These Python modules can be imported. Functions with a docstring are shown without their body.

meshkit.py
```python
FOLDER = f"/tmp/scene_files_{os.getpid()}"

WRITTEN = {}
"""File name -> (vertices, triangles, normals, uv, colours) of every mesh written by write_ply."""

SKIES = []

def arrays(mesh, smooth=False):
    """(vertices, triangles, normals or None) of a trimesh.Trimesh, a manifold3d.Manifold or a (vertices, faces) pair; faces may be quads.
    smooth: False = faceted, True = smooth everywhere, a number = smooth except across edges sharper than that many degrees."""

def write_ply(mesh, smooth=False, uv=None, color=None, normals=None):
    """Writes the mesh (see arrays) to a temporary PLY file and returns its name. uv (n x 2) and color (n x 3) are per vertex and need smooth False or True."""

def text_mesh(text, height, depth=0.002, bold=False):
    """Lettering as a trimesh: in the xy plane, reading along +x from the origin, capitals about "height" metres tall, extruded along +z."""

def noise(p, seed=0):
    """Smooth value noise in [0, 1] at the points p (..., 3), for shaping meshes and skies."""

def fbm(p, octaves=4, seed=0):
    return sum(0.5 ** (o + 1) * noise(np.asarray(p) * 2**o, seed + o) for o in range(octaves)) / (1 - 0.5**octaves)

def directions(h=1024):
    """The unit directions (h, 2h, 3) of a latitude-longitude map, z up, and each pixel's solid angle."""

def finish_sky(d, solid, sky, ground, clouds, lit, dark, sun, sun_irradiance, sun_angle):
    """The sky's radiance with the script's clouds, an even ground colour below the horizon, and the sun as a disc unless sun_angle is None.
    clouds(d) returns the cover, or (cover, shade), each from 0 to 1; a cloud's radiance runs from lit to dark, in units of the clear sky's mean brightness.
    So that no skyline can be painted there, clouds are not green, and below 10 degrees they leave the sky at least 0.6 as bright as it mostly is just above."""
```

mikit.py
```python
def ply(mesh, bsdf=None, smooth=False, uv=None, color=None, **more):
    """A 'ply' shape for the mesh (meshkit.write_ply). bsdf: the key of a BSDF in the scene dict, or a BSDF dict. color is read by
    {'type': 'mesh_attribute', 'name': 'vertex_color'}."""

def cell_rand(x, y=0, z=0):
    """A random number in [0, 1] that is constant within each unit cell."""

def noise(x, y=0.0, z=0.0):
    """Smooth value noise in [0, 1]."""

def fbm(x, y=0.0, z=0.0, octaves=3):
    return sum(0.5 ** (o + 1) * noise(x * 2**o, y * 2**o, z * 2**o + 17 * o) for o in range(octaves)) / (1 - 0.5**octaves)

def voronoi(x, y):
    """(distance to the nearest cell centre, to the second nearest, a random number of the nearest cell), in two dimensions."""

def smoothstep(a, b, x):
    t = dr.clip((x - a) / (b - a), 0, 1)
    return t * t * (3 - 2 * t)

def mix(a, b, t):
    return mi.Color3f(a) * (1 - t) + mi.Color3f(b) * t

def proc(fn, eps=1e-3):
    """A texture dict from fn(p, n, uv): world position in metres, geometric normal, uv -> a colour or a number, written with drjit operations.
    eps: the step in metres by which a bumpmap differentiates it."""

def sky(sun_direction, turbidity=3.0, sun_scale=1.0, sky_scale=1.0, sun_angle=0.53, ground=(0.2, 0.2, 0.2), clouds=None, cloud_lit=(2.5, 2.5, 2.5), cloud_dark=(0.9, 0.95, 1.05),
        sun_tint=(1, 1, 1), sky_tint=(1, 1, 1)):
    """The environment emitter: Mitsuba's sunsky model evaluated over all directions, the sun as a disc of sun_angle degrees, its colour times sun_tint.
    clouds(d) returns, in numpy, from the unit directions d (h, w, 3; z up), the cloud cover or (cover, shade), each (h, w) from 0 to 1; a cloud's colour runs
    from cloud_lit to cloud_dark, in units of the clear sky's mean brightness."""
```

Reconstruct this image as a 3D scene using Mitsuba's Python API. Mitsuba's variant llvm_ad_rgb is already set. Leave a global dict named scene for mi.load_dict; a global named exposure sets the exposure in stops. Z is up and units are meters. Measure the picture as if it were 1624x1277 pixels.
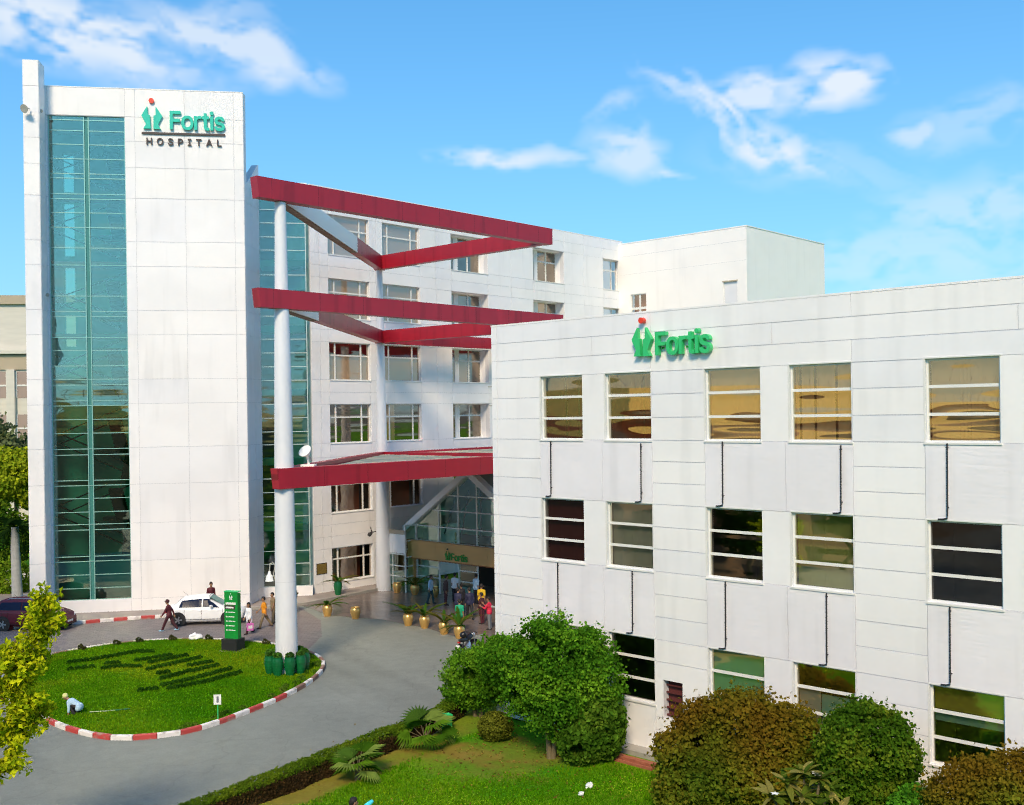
import math
import drjit as dr
import mitsuba as mi
import numpy as np
import trimesh
import manifold3d as m3
from shapely.geometry import Polygon, Point, box as sbox, LineString
from shapely.ops import unary_union
from shapely.prepared import prep
import mikit, meshkit

scene, labels = {}, {}
TF = mi.ScalarTransform4f
# ------------------------------------------------------------------ camera, sky, exposure
CAM_H, ROLL = 11.0, 0.0145
scene['camera'] = {'type': 'perspective', 'fov': 52.13, 'fov_axis': 'x', 'near_clip': 0.5, 'far_clip': 3000.0,
                   'principal_point_offset_y': -0.01449,
                   'to_world': TF().look_at(origin=[0, 0, CAM_H], target=[0, 10, CAM_H], up=[math.sin(ROLL), 0, math.cos(ROLL)])}
exposure = 2.0


CLOUDS = ((-.42, .372, .125, .036, -12, .95), (-.27, .36, .085, .017, -28, .8), (-.232, .337, .026, .022, -10, .8), (-.335, .33, .07, .03, -5, .45), (-.30, .385, .08, .014, -8, .35),
          (-.003, .247, .062, .0075, 2, .85), (.107, .252, .036, .018, -8, .7), (.135, .236, .028, .006, -10, .65), (.10, .29, .024, .010, 25, .35),
          (.225, .272, .095, .017, -27, 1.0), (.235, .305, .05, .017, 5, .85), (.305, .312, .046, .022, 10, 1.0), (.39, .273, .017, .009, 20, .6), (.445, .28, .06, .022, 10, .30),
          (.455, .19, .09, .032, 4, .42), (.38, .14, .12, .025, 5, .35), (.30, .235, .10, .02, -10, .18))


def cloud_cover(d):
    # thin scattered clouds all round, with the larger wisps of the photographed part of the sky
    m = meshkit.fbm(np.stack([d[..., 0] * 4 + 20, d[..., 1] * 4 + 20, d[..., 2] * 9], -1), 5, 7)
    cover = np.clip((m - 0.57) * 4, 0, 0.7)
    az, el = np.arctan2(d[..., 0], d[..., 1]), np.arcsin(np.clip(d[..., 2], -1, 1))
    sel = (np.abs(az) < 0.92) & (el < 0.70)
    u, v = d[sel][:, 0] / d[sel][:, 1], d[sel][:, 2] / d[sel][:, 1]
    q = np.stack([u * 9 + 40, v * 9 + 40, u * 0 + 3.0], -1)
    uu, vv = u + (meshkit.fbm(q * 1.4, 4, 5) - 0.5) * 0.075, v + (meshkit.fbm(q * 1.4, 4, 9) - 0.5) * 0.055
    n2 = meshkit.fbm(np.stack([u * 46 + v * 20, v * 95 - u * 14, u * 0 + 2], -1), 4, 4)
    out = np.zeros(u.shape)
    for (cx, cy, rx, ry, tilt, a) in CLOUDS:
        t = math.radians(tilt)
        a1 = (uu - cx) * math.cos(t) + (vv - cy) * math.sin(t)
        b1 = -(uu - cx) * math.sin(t) + (vv - cy) * math.cos(t)
        r = np.sqrt((a1 / rx / 1.12) ** 2 + (b1 / ry / 1.2) ** 2)
        i = np.flatnonzero(r < 1.3)
        k = meshkit.fbm(np.stack([a1[i] * 30 + cx * 90, b1[i] * 85 + cy * 70, a1[i] * 0 + 6], -1), 5, 3)
        c = a * np.clip((1.30 - r[i]) * 1.3, 0, 1) * np.clip((k - 0.34) * 3.4 + (n2[i] - 0.5) * 0.9 + 0.55 * np.clip(1 - r[i], 0, 1), 0.0, 1)
        out[i] = np.maximum(out[i], c)
    wide = np.maximum(np.clip((np.abs(az[sel]) - 0.62) / 0.3, 0, 1), np.clip((el[sel] - 0.50) / 0.2, 0, 1))
    cover[sel] = out * (1 - wide) + cover[sel] * wide
    cover = cover * 0.85
    haze = 0.72 * np.exp(-np.maximum(d[..., 2], 0) / 0.19)
    return 1 - (1 - cover) * (1 - haze), 0.75 * haze / (haze + 1.6 * cover + 1e-6)


SUN = (-0.10, -0.74, 0.60)
scene['sky'] = mikit.sky(SUN, turbidity=2.6, sun_scale=0.66, sky_scale=1.05, sun_angle=14.0, sun_tint=(1.0, 0.97, 0.93), sky_tint=(0.46, 1.22, 1.52), ground=(0.2, 0.2, 0.19),
                         clouds=cloud_cover, cloud_lit=(2.15, 2.25, 2.35), cloud_dark=(1.02, 1.36, 1.75))
labels['sky'] = {'kind': 'structure'}

# ------------------------------------------------------------------ helpers
rng = np.random.default_rng(7)
used = {}


def numbered(name):
    if name not in used:
        used[name] = 0
        return name
    used[name] += 1
    k = f'{name}_{used[name]:03d}'
    used[k] = 0
    return k


def thing(name, label, cat, group=None):
    k = numbered(name)
    labels[k] = {'label': label, 'category': cat}
    if group:
        labels[k]['group'] = group
    return k


def put(name, shape, parent=None, label=None, cat=None, group=None, kind=None):
    k = numbered(parent + '__' + name if parent else name)
    scene[k] = shape
    e = {}
    if label: e['label'] = label
    if cat: e['category'] = cat
    if group: e['group'] = group
    if kind: e['kind'] = kind
    if e: labels[k] = e
    return k


def obj(name, mesh, mat, parent=None, smooth=False, color=None, **kw):
    return put(name, mikit.ply(mesh, mat, smooth=smooth, color=color), parent, **kw)


UB = mikit.ply(trimesh.creation.box(bounds=[[0, 0, 0], [1, 1, 1]]))


def chamfered_unit(c=0.04):
    b = m3.Manifold.hull_points(np.array([[x, y, z] for x, y, z in [(a, b_, c_) for a in (c, 1 - c) for b_ in (0, 1) for c_ in (c, 1 - c)] + [(a, b_, c_) for a in (0, 1) for b_ in (c, 1) for c_ in (0, 1)]], float))
    return b


def mat4(P, D, z=0.0):
    """a wall's frame: x along the wall, y into the building, z up"""
    D = np.asarray(D, float); D = D / np.linalg.norm(D)
    m = np.eye(4)
    m[:2, 0] = D; m[:2, 1] = (-D[1], D[0]); m[:2, 3] = P; m[2, 3] = z
    return m


def yaw(x, y, z, ang, s=1.0):
    c, n = math.cos(ang) * s, math.sin(ang) * s
    return np.array([[c, -n, 0, x], [n, c, 0, y], [0, 0, s, z], [0, 0, 0, 1.0]])


def boxpart(parent, name, mat, M, lo, hi, **kw):
    lo, hi = np.asarray(lo, float), np.asarray(hi, float)
    S = np.diag([*(hi - lo), 1.0]); S[:3, 3] = lo
    return put(name, {**UB, 'bsdf': {'type': 'ref', 'id': mat}, 'to_world': TF(M @ S)}, parent, **kw)


class MB:
    def __init__(self):
        self.v, self.f, self.n = [], [], 0

    def add(self, v, f, M=None):
        v = np.asarray(v, float)
        if M is not None:
            v = v @ M[:3, :3].T + M[:3, 3]
        self.v.append(v); self.f.append(np.asarray(f, int) + self.n); self.n += len(v)
        return self

    def mesh(self, m, M=None):
        if hasattr(m, 'to_mesh'):
            q = m.to_mesh(); return self.add(q.vert_properties[:, :3], q.tri_verts, M)
        return self.add(m.vertices, m.faces, M)

    def box(self, lo, hi, M=None):
        return self.mesh(trimesh.creation.box(bounds=[np.minimum(lo, hi), np.maximum(lo, hi)]), M)

    def tube(self, pts, r, n=8, cap=True):
        return self.mesh(tube(pts, r, n))

    def get(self):
        return trimesh.Trimesh(np.vstack(self.v), np.vstack(self.f), process=False)


def tube(pts, r, n=8):
    p = np.asarray(pts, float); r = np.broadcast_to(np.asarray(r, float), (len(p),))
    t = np.gradient(p, axis=0); t /= np.linalg.norm(t, axis=1, keepdims=True) + 1e-12
    ref = np.where(np.abs(t[:, 2:]) < 0.9, [0, 0, 1.0], [1.0, 0, 0])
    a = np.cross(t, ref); a /= np.linalg.norm(a, axis=1, keepdims=True) + 1e-12
    b = np.cross(t, a); g = np.arange(n) * 2 * np.pi / n
    v = (p[:, None] + r[:, None, None] * (np.cos(g)[None, :, None] * a[:, None] - np.sin(g)[None, :, None] * b[:, None])).reshape(-1, 3)
    f = []
    for i in range(len(p) - 1):
        for j in range(n):
            k = (j + 1) % n
            f += [[i * n + j, (i + 1) * n + k, i * n + k], [i * n + j, (i + 1) * n + j, (i + 1) * n + k]]
    v = np.vstack([v, p[:1], p[-1:]]); c0, c1 = len(v) - 2, len(v) - 1
    for j in range(n):
        k = (j + 1) % n
        f += [[c0, j, k], [c1, (len(p) - 1) * n + k, (len(p) - 1) * n + j]]
    return trimesh.Trimesh(v, np.array(f)[:, ::-1], process=False)


def lathe(prof, n=20):
    return trimesh.creation.revolve(np.asarray(prof, float), sections=n)


def extr(poly, t):
    ps = getattr(poly, 'geoms', [poly])
    return trimesh.util.concatenate([trimesh.creation.extrude_polygon(p, t, engine='earcut') for p in ps if p.area > 1e-6])


UPR = np.array([[1, 0, 0, 0], [0, 0, -1, 0], [0, 1, 0, 0], [0, 0, 0, 1.0]])     # drawing plane -> wall plane, thickness towards the viewer (-y)


def hullpts(p):
    return m3.Manifold.hull_points(np.asarray(p, float))


def sph(c, r, n=12):
    return m3.Manifold.sphere(r, n).translate([float(x) for x in c])


def bone(a, b, ra, rb, n=12):
    return m3.Manifold.batch_hull([sph(a, ra, n), sph(b, rb, n)])


def sheet(poly, z):
    v, f = trimesh.creation.triangulate_polygon(poly, engine='earcut')
    v = np.column_stack([v, np.full(len(v), z)])
    m = trimesh.Trimesh(v, f, process=False)
    if m.face_normals[:, 2].mean() < 0: m.invert()
    return m


def smooth_ring(p, n):
    p = np.asarray(p, float); k = len(p); out = []
    for t in np.linspace(0, k, n, endpoint=False):
        i = int(t); f = t - i
        a, b, c, d = (p[(i + j) % k] for j in (-1, 0, 1, 2))
        out.append(0.5 * ((2 * b) + (c - a) * f + (2 * a - 5 * b + 4 * c - d) * f * f + (3 * b - a - 3 * c + d) * f ** 3))
    return np.array(out)


# ------------------------------------------------------------------ materials
def bs(name, d):
    scene[name] = d
    return name


def rgb(c):
    return {'type': 'rgb', 'value': [float(x) for x in c]}


def paint(name, c, rough=0.5, metallic=0.0, spec=0.5, coat=0.0):
    d = {'type': 'principled', 'base_color': rgb(c) if not callable(c) else mikit.proc(c), 'roughness': rough, 'metallic': metallic, 'specular': spec}
    if coat: d['clearcoat'] = coat; d['clearcoat_gloss'] = 0.9
    return bs(name, {'type': 'twosided', 'bsdf': d})


def wallfn(base, amt=0.05, streak=0.06):
    def fn(p, n, uv):
        a = mikit.fbm(p.x * 0.5, p.y * 0.5, p.z * 0.45, 4)
        s = mikit.fbm(p.x * 2.6 + 9, p.y * 2.6, p.z * 0.22, 3)
        g = mikit.noise(p.x * 11, p.y * 11, p.z * 11)
        k = 1.0 - amt * mikit.smoothstep(0.35, 0.75, a) - streak * mikit.smoothstep(0.52, 0.85, s) - 0.015 * g
        return mi.Color3f(base) * k
    return fn


paint('white_paint', wallfn((0.84, 0.825, 0.83)), 0.55)
paint('white_paint_b', wallfn((0.81, 0.80, 0.82)), 0.55)
paint('white_paint_c', wallfn((0.85, 0.83, 0.825), 0.05, 0.08), 0.55)
WHITES = ['white_paint', 'white_paint_b', 'white_paint_c', 'white_paint']
paint('cream_wall', wallfn((0.88, 0.85, 0.82), 0.03, 0.04), 0.6)


def rough_fn(p, n, uv):
    return mikit.fbm(p.x * 3, p.y * 3, p.z * 19, 4) * 0.011


scene['spandrel'] = {'type': 'twosided', 'bsdf': {'type': 'bumpmap', 'arbitrary': mikit.proc(rough_fn, 0.02), 'scale': 1.0,
                     'bsdf': {'type': 'principled', 'base_color': mikit.proc(wallfn((0.80, 0.775, 0.81), 0.06, 0.08)), 'roughness': 0.7}}}
paint('joint', (0.62, 0.62, 0.65), 0.8)
paint('column_paint', wallfn((0.73, 0.735, 0.77), 0.05, 0.08), 0.45)
paint('frame_white', (0.74, 0.73, 0.70), 0.4)
paint('frame_alu', (0.55, 0.62, 0.60), 0.35, 0.3)
paint('frame_teal', (0.30, 0.55, 0.50), 0.35, 0.3)
paint('glass_back', (0.06, 0.22, 0.20), 0.2)
paint('frame_dark', (0.06, 0.06, 0.07), 0.4)
paint('interior', (0.16, 0.15, 0.14), 0.9)
paint('interior_dark', (0.035, 0.03, 0.03), 0.9)
paint('interior_teal', (0.10, 0.42, 0.38), 0.9)
paint('interior_brown', (0.36, 0.11, 0.04), 0.9)
paint('pipe_black', (0.025, 0.025, 0.03), 0.5)
paint('black', (0.02, 0.02, 0.022), 0.5)
paint('black_gloss', (0.015, 0.015, 0.018), 0.15)
paint('steel', (0.6, 0.6, 0.62), 0.3, 0.9)


def redfn(p, n, uv):
    a = mikit.fbm(p.x * 0.8, p.y * 0.8, p.z * 0.8, 4)
    s = mikit.fbm(p.x * 2.2 + 4, p.y * 2.2, p.z * 0.3, 3)
    q = (p.x * 0.687 + p.y * 0.727) / 2.4
    seam = 1 - mikit.smoothstep(0.004, 0.008, dr.abs(q - dr.floor(q) - 0.5))
    drip = mikit.smoothstep(0.55, 0.8, mikit.fbm(p.x * 3.1, p.y * 3.1, p.z * 0.25 + 7, 3))
    return mikit.mix((0.39, 0.013, 0.028), (0.32, 0.015, 0.032), a) * (1 + 0.18 * mikit.smoothstep(0.6, 0.85, s) - 0.22 * drip - 0.45 * seam)


paint('red_paint', redfn, 0.38, spec=0.5)
paint('cream_glare_and_base', (0.92, 0.86, 0.76), 0.45)  # cream puts sun glare into the beam colour; also colours the dome lamp base
paint('deck_pale', wallfn((0.46, 0.42, 0.33), 0.2, 0.0), 0.6)
paint('deck_green', wallfn((0.35, 0.42, 0.33), 0.2, 0.0), 0.6)


def roadfn(p, n, uv):
    a = mikit.fbm(p.x * 0.22, p.y * 0.22, 0.0, 4)
    b = mikit.fbm(p.x * 3.5, p.y * 3.5, 1.0, 3)
    g = mikit.noise(p.x * 28, p.y * 28, 0.0)
    tyre = mikit.smoothstep(0.55, 0.8, mikit.fbm(p.x * 0.5 + p.y * 0.36, p.x * 0.06 - p.y * 0.05, 4.0, 3))
    c = mikit.mix((0.168, 0.182, 0.164), (0.218, 0.232, 0.210), a)
    crack = 1 - mikit.smoothstep(0.0, 0.012, dr.abs(mikit.fbm(p.x * 0.35 + 3, p.y * 0.35, 9.0, 4) - 0.5))
    patch = mikit.smoothstep(0.60, 0.63, mikit.fbm(p.x * 0.16 + 8, p.y * 0.16 + 2, 5.0, 2))
    return c * (0.90 + 0.16 * b + 0.12 * g - 0.16 * tyre - 0.10 * crack - 0.05 * patch)


paint('road_surface', roadfn, 0.75)


def paverfn(p, n, uv):
    bx, by = p.x / 0.42 + dr.floor(p.y / 0.21) * 0.5, p.y / 0.21
    r = mikit.cell_rand(bx, by, 2)
    fx, fy = dr.abs(bx - dr.floor(bx) - 0.5), dr.abs(by - dr.floor(by) - 0.5)
    j = mikit.smoothstep(0.40, 0.48, dr.maximum(fx, fy))
    a = mikit.fbm(p.x * 0.3, p.y * 0.3, 2.0, 4)
    c = mikit.mix((0.20, 0.155, 0.150), (0.165, 0.160, 0.165), a)
    return c * (0.86 + 0.22 * r) * (1 - 0.22 * j)


paint('paver_surface', paverfn, 0.7)


def tilefn(p, n, uv):
    x, y = p.x * 0.734 - p.y * 0.679, p.x * 0.679 + p.y * 0.734
    r = mikit.cell_rand(x / 0.6, y / 0.6, 5)
    fx, fy = x / 0.6, y / 0.6
    fx, fy = dr.abs(fx - dr.floor(fx) - 0.5), dr.abs(fy - dr.floor(fy) - 0.5)
    j = mikit.smoothstep(0.46, 0.49, dr.maximum(fx, fy))
    a = mikit.fbm(p.x * 0.5, p.y * 0.5, 6.0, 4)
    c = mikit.mix((0.165, 0.118, 0.095), (0.15, 0.130, 0.130), a)
    return c * (0.85 + 0.3 * r) * (1 - 0.3 * j)


paint('apron_tile', tilefn, 0.22, spec=0.5)
paint('pavement_stone', wallfn((0.30, 0.26, 0.24), 0.25, 0.0), 0.7)
paint('concrete', wallfn((0.34, 0.32, 0.29), 0.25, 0.1), 0.8)


def lawnfn(p, n, uv):
    a = mikit.fbm(p.x * 0.28, p.y * 0.28, 3.0, 4)
    b = mikit.fbm(p.x * 1.3 + 7, p.y * 1.3, 8.0, 3)
    g = mikit.noise(p.x * 19, p.y * 19, 0.0)
    c = mikit.mix((0.048, 0.185, 0.003), (0.130, 0.240, 0.006), mikit.smoothstep(0.35, 0.75, a))
    c = mikit.mix(c, (0.12, 0.12, 0.012), 0.5 * mikit.smoothstep(0.62, 0.85, b))
    return c * (0.75 + 0.5 * g)


paint('lawn_surface', lawnfn, 0.9, spec=0.1)


def gardenfn(p, n, uv):
    c = lawnfn(p, n, uv)
    # trodden earth under the trees and along the hedge
    d1 = dr.sqrt(dr.square((p.x + 0.6) / 2.9) + dr.square((p.y - 33.7) / 2.3)) + 0.9 * (mikit.fbm(p.x * 1.1, p.y * 1.1, 0.0, 4) - 0.5)
    t = 1 - mikit.smoothstep(0.35, 1.05, d1)
    e = dr.abs((p.x + 5.5) * 0.81 - (p.y - 32.2) * 0.587) + 0.8 * (mikit.fbm(p.x * 0.9, p.y * 0.9, 3.0, 3) - 0.5)
    t = dr.maximum(t, 0.8 * (1 - mikit.smoothstep(0.7, 1.3, e)))
    s = mikit.mix((0.20, 0.105, 0.024), (0.27, 0.165, 0.045), mikit.fbm(p.x * 3, p.y * 3, 5.0, 4))
    u = mikit.smoothstep(0.30, 0.62, mikit.fbm(p.x * 0.8 + 5, p.y * 0.8, 2.0, 4))
    return mikit.mix(c, s, t * (0.35 + 0.50 * u))


paint('garden_surface', gardenfn, 0.9, spec=0.1)
paint('soil', lambda p, n, uv: mikit.mix((0.06, 0.035, 0.015), (0.13, 0.08, 0.03), mikit.fbm(p.x * 2, p.y * 2, p.z * 2, 4)), 0.95, spec=0.1)


def kerbfn(base):
    def fn(p, n, uv):
        a = mikit.fbm(p.x * 5, p.y * 5, p.z * 5, 4)
        return mikit.mix(base, (0.30, 0.26, 0.22), mikit.smoothstep(0.5, 0.8, a) * 0.7)
    return fn


paint('kerb_red', kerbfn((0.46, 0.055, 0.05)), 0.6)
paint('kerb_white', kerbfn((0.74, 0.70, 0.68)), 0.6)
paint('kerb_brown', kerbfn((0.22, 0.12, 0.09)), 0.7)
paint('kerb_cream', kerbfn((0.55, 0.50, 0.40)), 0.7)
paint('sign_teal', (0.0, 0.50, 0.36), 0.35, coat=0.3)
paint('sign_green', (0.03, 0.50, 0.16), 0.35, coat=0.3)
paint('sign_green_dark', (0.02, 0.25, 0.03), 0.4)
paint('sign_red', (0.75, 0.05, 0.02), 0.4)
paint('sign_brown', (0.06, 0.04, 0.04), 0.5)
paint('totem_green', lambda p, n, uv: mi.Color3f(0.01, 0.26, 0.04) * (0.9 + 0.2 * mikit.fbm(p.x * 3, p.y * 3, p.z * 3, 3)), 0.3, coat=0.3)
paint('print_white', (0.75, 0.76, 0.74), 0.5)
paint('fascia_tan', lambda p, n, uv: mikit.mix((0.68, 0.37, 0.13), (0.60, 0.32, 0.11), mikit.fbm(p.x, p.y, p.z * 3, 3)), 0.4)
paint('brass', (0.92, 0.56, 0.18), 0.30, 0.75)
paint('plaque_brass', lambda p, n, uv: mi.Color3f(0.28, 0.19, 0.05) * (0.7 + 0.6 * mikit.noise(p.x * 25, p.y * 25, p.z * 30)), 0.4, 0.4)
paint('vase_green', lambda p, n, uv: mi.Color3f(0.004, 0.115, 0.035) * (0.75 + 0.5 * mikit.fbm(p.x * 4, p.y * 4, p.z * 9, 3)), 0.25, coat=0.4)
paint('car_white', (0.80, 0.81, 0.83), 0.4, coat=0.25)
paint('car_maroon', (0.085, 0.006, 0.018), 0.4, 0.1, coat=0.25)
paint('tyre', (0.02, 0.02, 0.02), 0.8)
paint('rim', (0.5, 0.5, 0.52), 0.3, 0.8)
paint('car_glass', (0.010, 0.018, 0.050), 0.12, spec=0.06)
paint('car_glass_teal', (0.04, 0.20, 0.19), 0.15, spec=0.15)
paint('lamp_clear', (0.75, 0.77, 0.80), 0.15)
paint('lamp_red', (0.5, 0.02, 0.02), 0.2)
paint('brick', lambda p, n, uv: mikit.mix((0.30, 0.09, 0.05), (0.38, 0.13, 0.07), mikit.noise(p.x * 9, p.y * 9, p.z * 9)), 0.85)
paint('bark', lambda p, n, uv: mikit.mix((0.11, 0.085, 0.045), (0.20, 0.16, 0.09), mikit.fbm(p.x * 6, p.y * 6, p.z * 2, 3)), 0.9)
paint('palm_bark', lambda p, n, uv: mi.Color3f(0.40, 0.40, 0.40) * (0.7 + 0.4 * mikit.fbm(p.x * 3, p.y * 3, p.z * 7, 3)), 0.85)
paint('dish_white', (0.8, 0.8, 0.78), 0.4)
paint('lamp_grey', (0.40, 0.39, 0.35), 0.5)
paint('yellow_wall', lambda p, n, uv: mikit.mix((0.88, 0.56, 0.14), (0.84, 0.50, 0.12), mikit.fbm(p.x * 0.3, p.y * 0.3, p.z * 2, 3)), 0.8)
paint('tan_wall', (0.22, 0.14, 0.08), 0.8)
paint('greygreen_wall', (0.36, 0.40, 0.35), 0.8)
paint('pane_pale', (0.36, 0.27, 0.23), 0.3)
paint('beige_wall', lambda p, n, uv: mi.Color3f(0.64, 0.60, 0.53) * (0.9 + 0.16 * mikit.fbm(p.x * 0.8, p.y, p.z * 4, 3)), 0.8)
paint('tan_trim', (0.44, 0.36, 0.26), 0.8)
for nm, c in dict(skin=(0.30, 0.16, 0.095), hair=(0.015, 0.012, 0.012), cloth_maroon=(0.085, 0.010, 0.018), cloth_darkmaroon=(0.05, 0.010, 0.015), cloth_skyblue=(0.42, 0.60, 0.78), cloth_white=(0.78, 0.79, 0.83),
                  cloth_navy=(0.018, 0.02, 0.06), cloth_black=(0.018, 0.016, 0.022), cloth_orange=(0.72, 0.27, 0.01), cloth_khaki=(0.22, 0.16, 0.09), cloth_yellow=(0.62, 0.40, 0.01), cloth_green=(0.01, 0.33, 0.18),
                  cloth_red=(0.60, 0.02, 0.06), cloth_brown=(0.06, 0.03, 0.03), cloth_grey=(0.16, 0.17, 0.19), cloth_darkteal=(0.03, 0.07, 0.08), shoe_blue=(0.30, 0.55, 0.75), cloth_cap=(0.62, 0.62, 0.25), bag_pink=(0.62, 0.16, 0.48),
                  bin_green=(0.01, 0.19, 0.05), cyan_item=(0.05, 0.60, 0.80), blind_green=(0.50, 0.62, 0.22), blind_grey=(0.62, 0.68, 0.62), blind_teal=(0.16, 0.34, 0.28), tan_blind_and_reflection=(0.74, 0.60, 0.36), blind_maroon=(0.10, 0.02, 0.02), panel_olive=(0.45, 0.40, 0.07), panel_teal=(0.35, 0.70, 0.62)).items():
    paint(nm, c, 0.7)


def wavefn(p, n, uv):
    return (mikit.noise(p.x * 0.7, p.y * 0.7, p.z * 1.7) * 0.013 + mikit.noise(p.x * 0.3 + 5, p.y * 0.3, p.z * 5.5) * 0.003)


def glass(name, refl, weight, trans, wavy=True):
    cond = {'type': 'conductor', 'specular_reflectance': rgb(refl)}
    if wavy:
        cond = {'type': 'bumpmap', 'arbitrary': mikit.proc(wavefn, 0.02), 'scale': 1.0, 'bsdf': cond}
    scene[name] = {'type': 'blendbsdf', 'weight': weight, 'a': {'type': 'thindielectric', 'specular_transmittance': rgb(trans)}, 'b': {'type': 'twosided', 'bsdf': cond}}


glass('glass_teal', (0.56, 0.70, 0.55), 0.38, (0.24, 0.58, 0.42))
glass('glass_strip', (0.55, 0.66, 0.58), 0.24, (0.20, 0.42, 0.34))
glass('glass_clear', (0.6, 0.55, 0.5), 0.06, (0.45, 0.42, 0.40))
glass('glass_near', (0.98, 0.86, 0.66), 0.60, (0.86, 0.84, 0.78))
glass('glass_main', (0.90, 0.72, 0.52), 0.26, (0.70, 0.62, 0.56))
glass('glass_entry', (0.62, 0.80, 0.70), 0.22, (0.36, 0.68, 0.56))

for nm in ('leaf', 'leaf_gloss'):
    scene[nm] = {'type': 'principledthin', 'base_color': {'type': 'mesh_attribute', 'name': 'vertex_color'}, 'roughness': 0.55 if nm == 'leaf' else 0.35, 'diff_trans': 0.7, 'spec_trans': 0.0, 'eta': 1.4}

# ------------------------------------------------------------------ directions of the three building grids
A_DR, A_DT = math.radians(47.2), math.radians(80.7)
DR = np.array([math.sin(A_DR), -math.cos(A_DR)])      # near block front, entrance front
DB = np.array([math.cos(A_DR), math.sin(A_DR)])       # main block front
DT = np.array([math.sin(A_DT), math.cos(A_DT)])       # stair tower front
R0, B0, T0, E0 = np.array([-0.73, 38.41]), np.array([-12.23, 64.20]), np.array([-24.25, 59.07]), np.array([-6.1, 65.7])
MR, MBK, MT, ME = mat4(R0, DR), mat4(B0, DB), mat4(T0, DT), mat4(E0, DR)


def holed_wall(s0, s1, z0, z1, holes, y0, y1, M):
    P = sbox(s0, z0, s1, z1)
    if holes:
        P = P.difference(unary_union([sbox(*h) for h in holes]))
    m = extr(P, y1 - y0)
    m.apply_transform(UPR)
    m.apply_translation([0, y1, 0])
    m.apply_transform(M)
    return m


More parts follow.
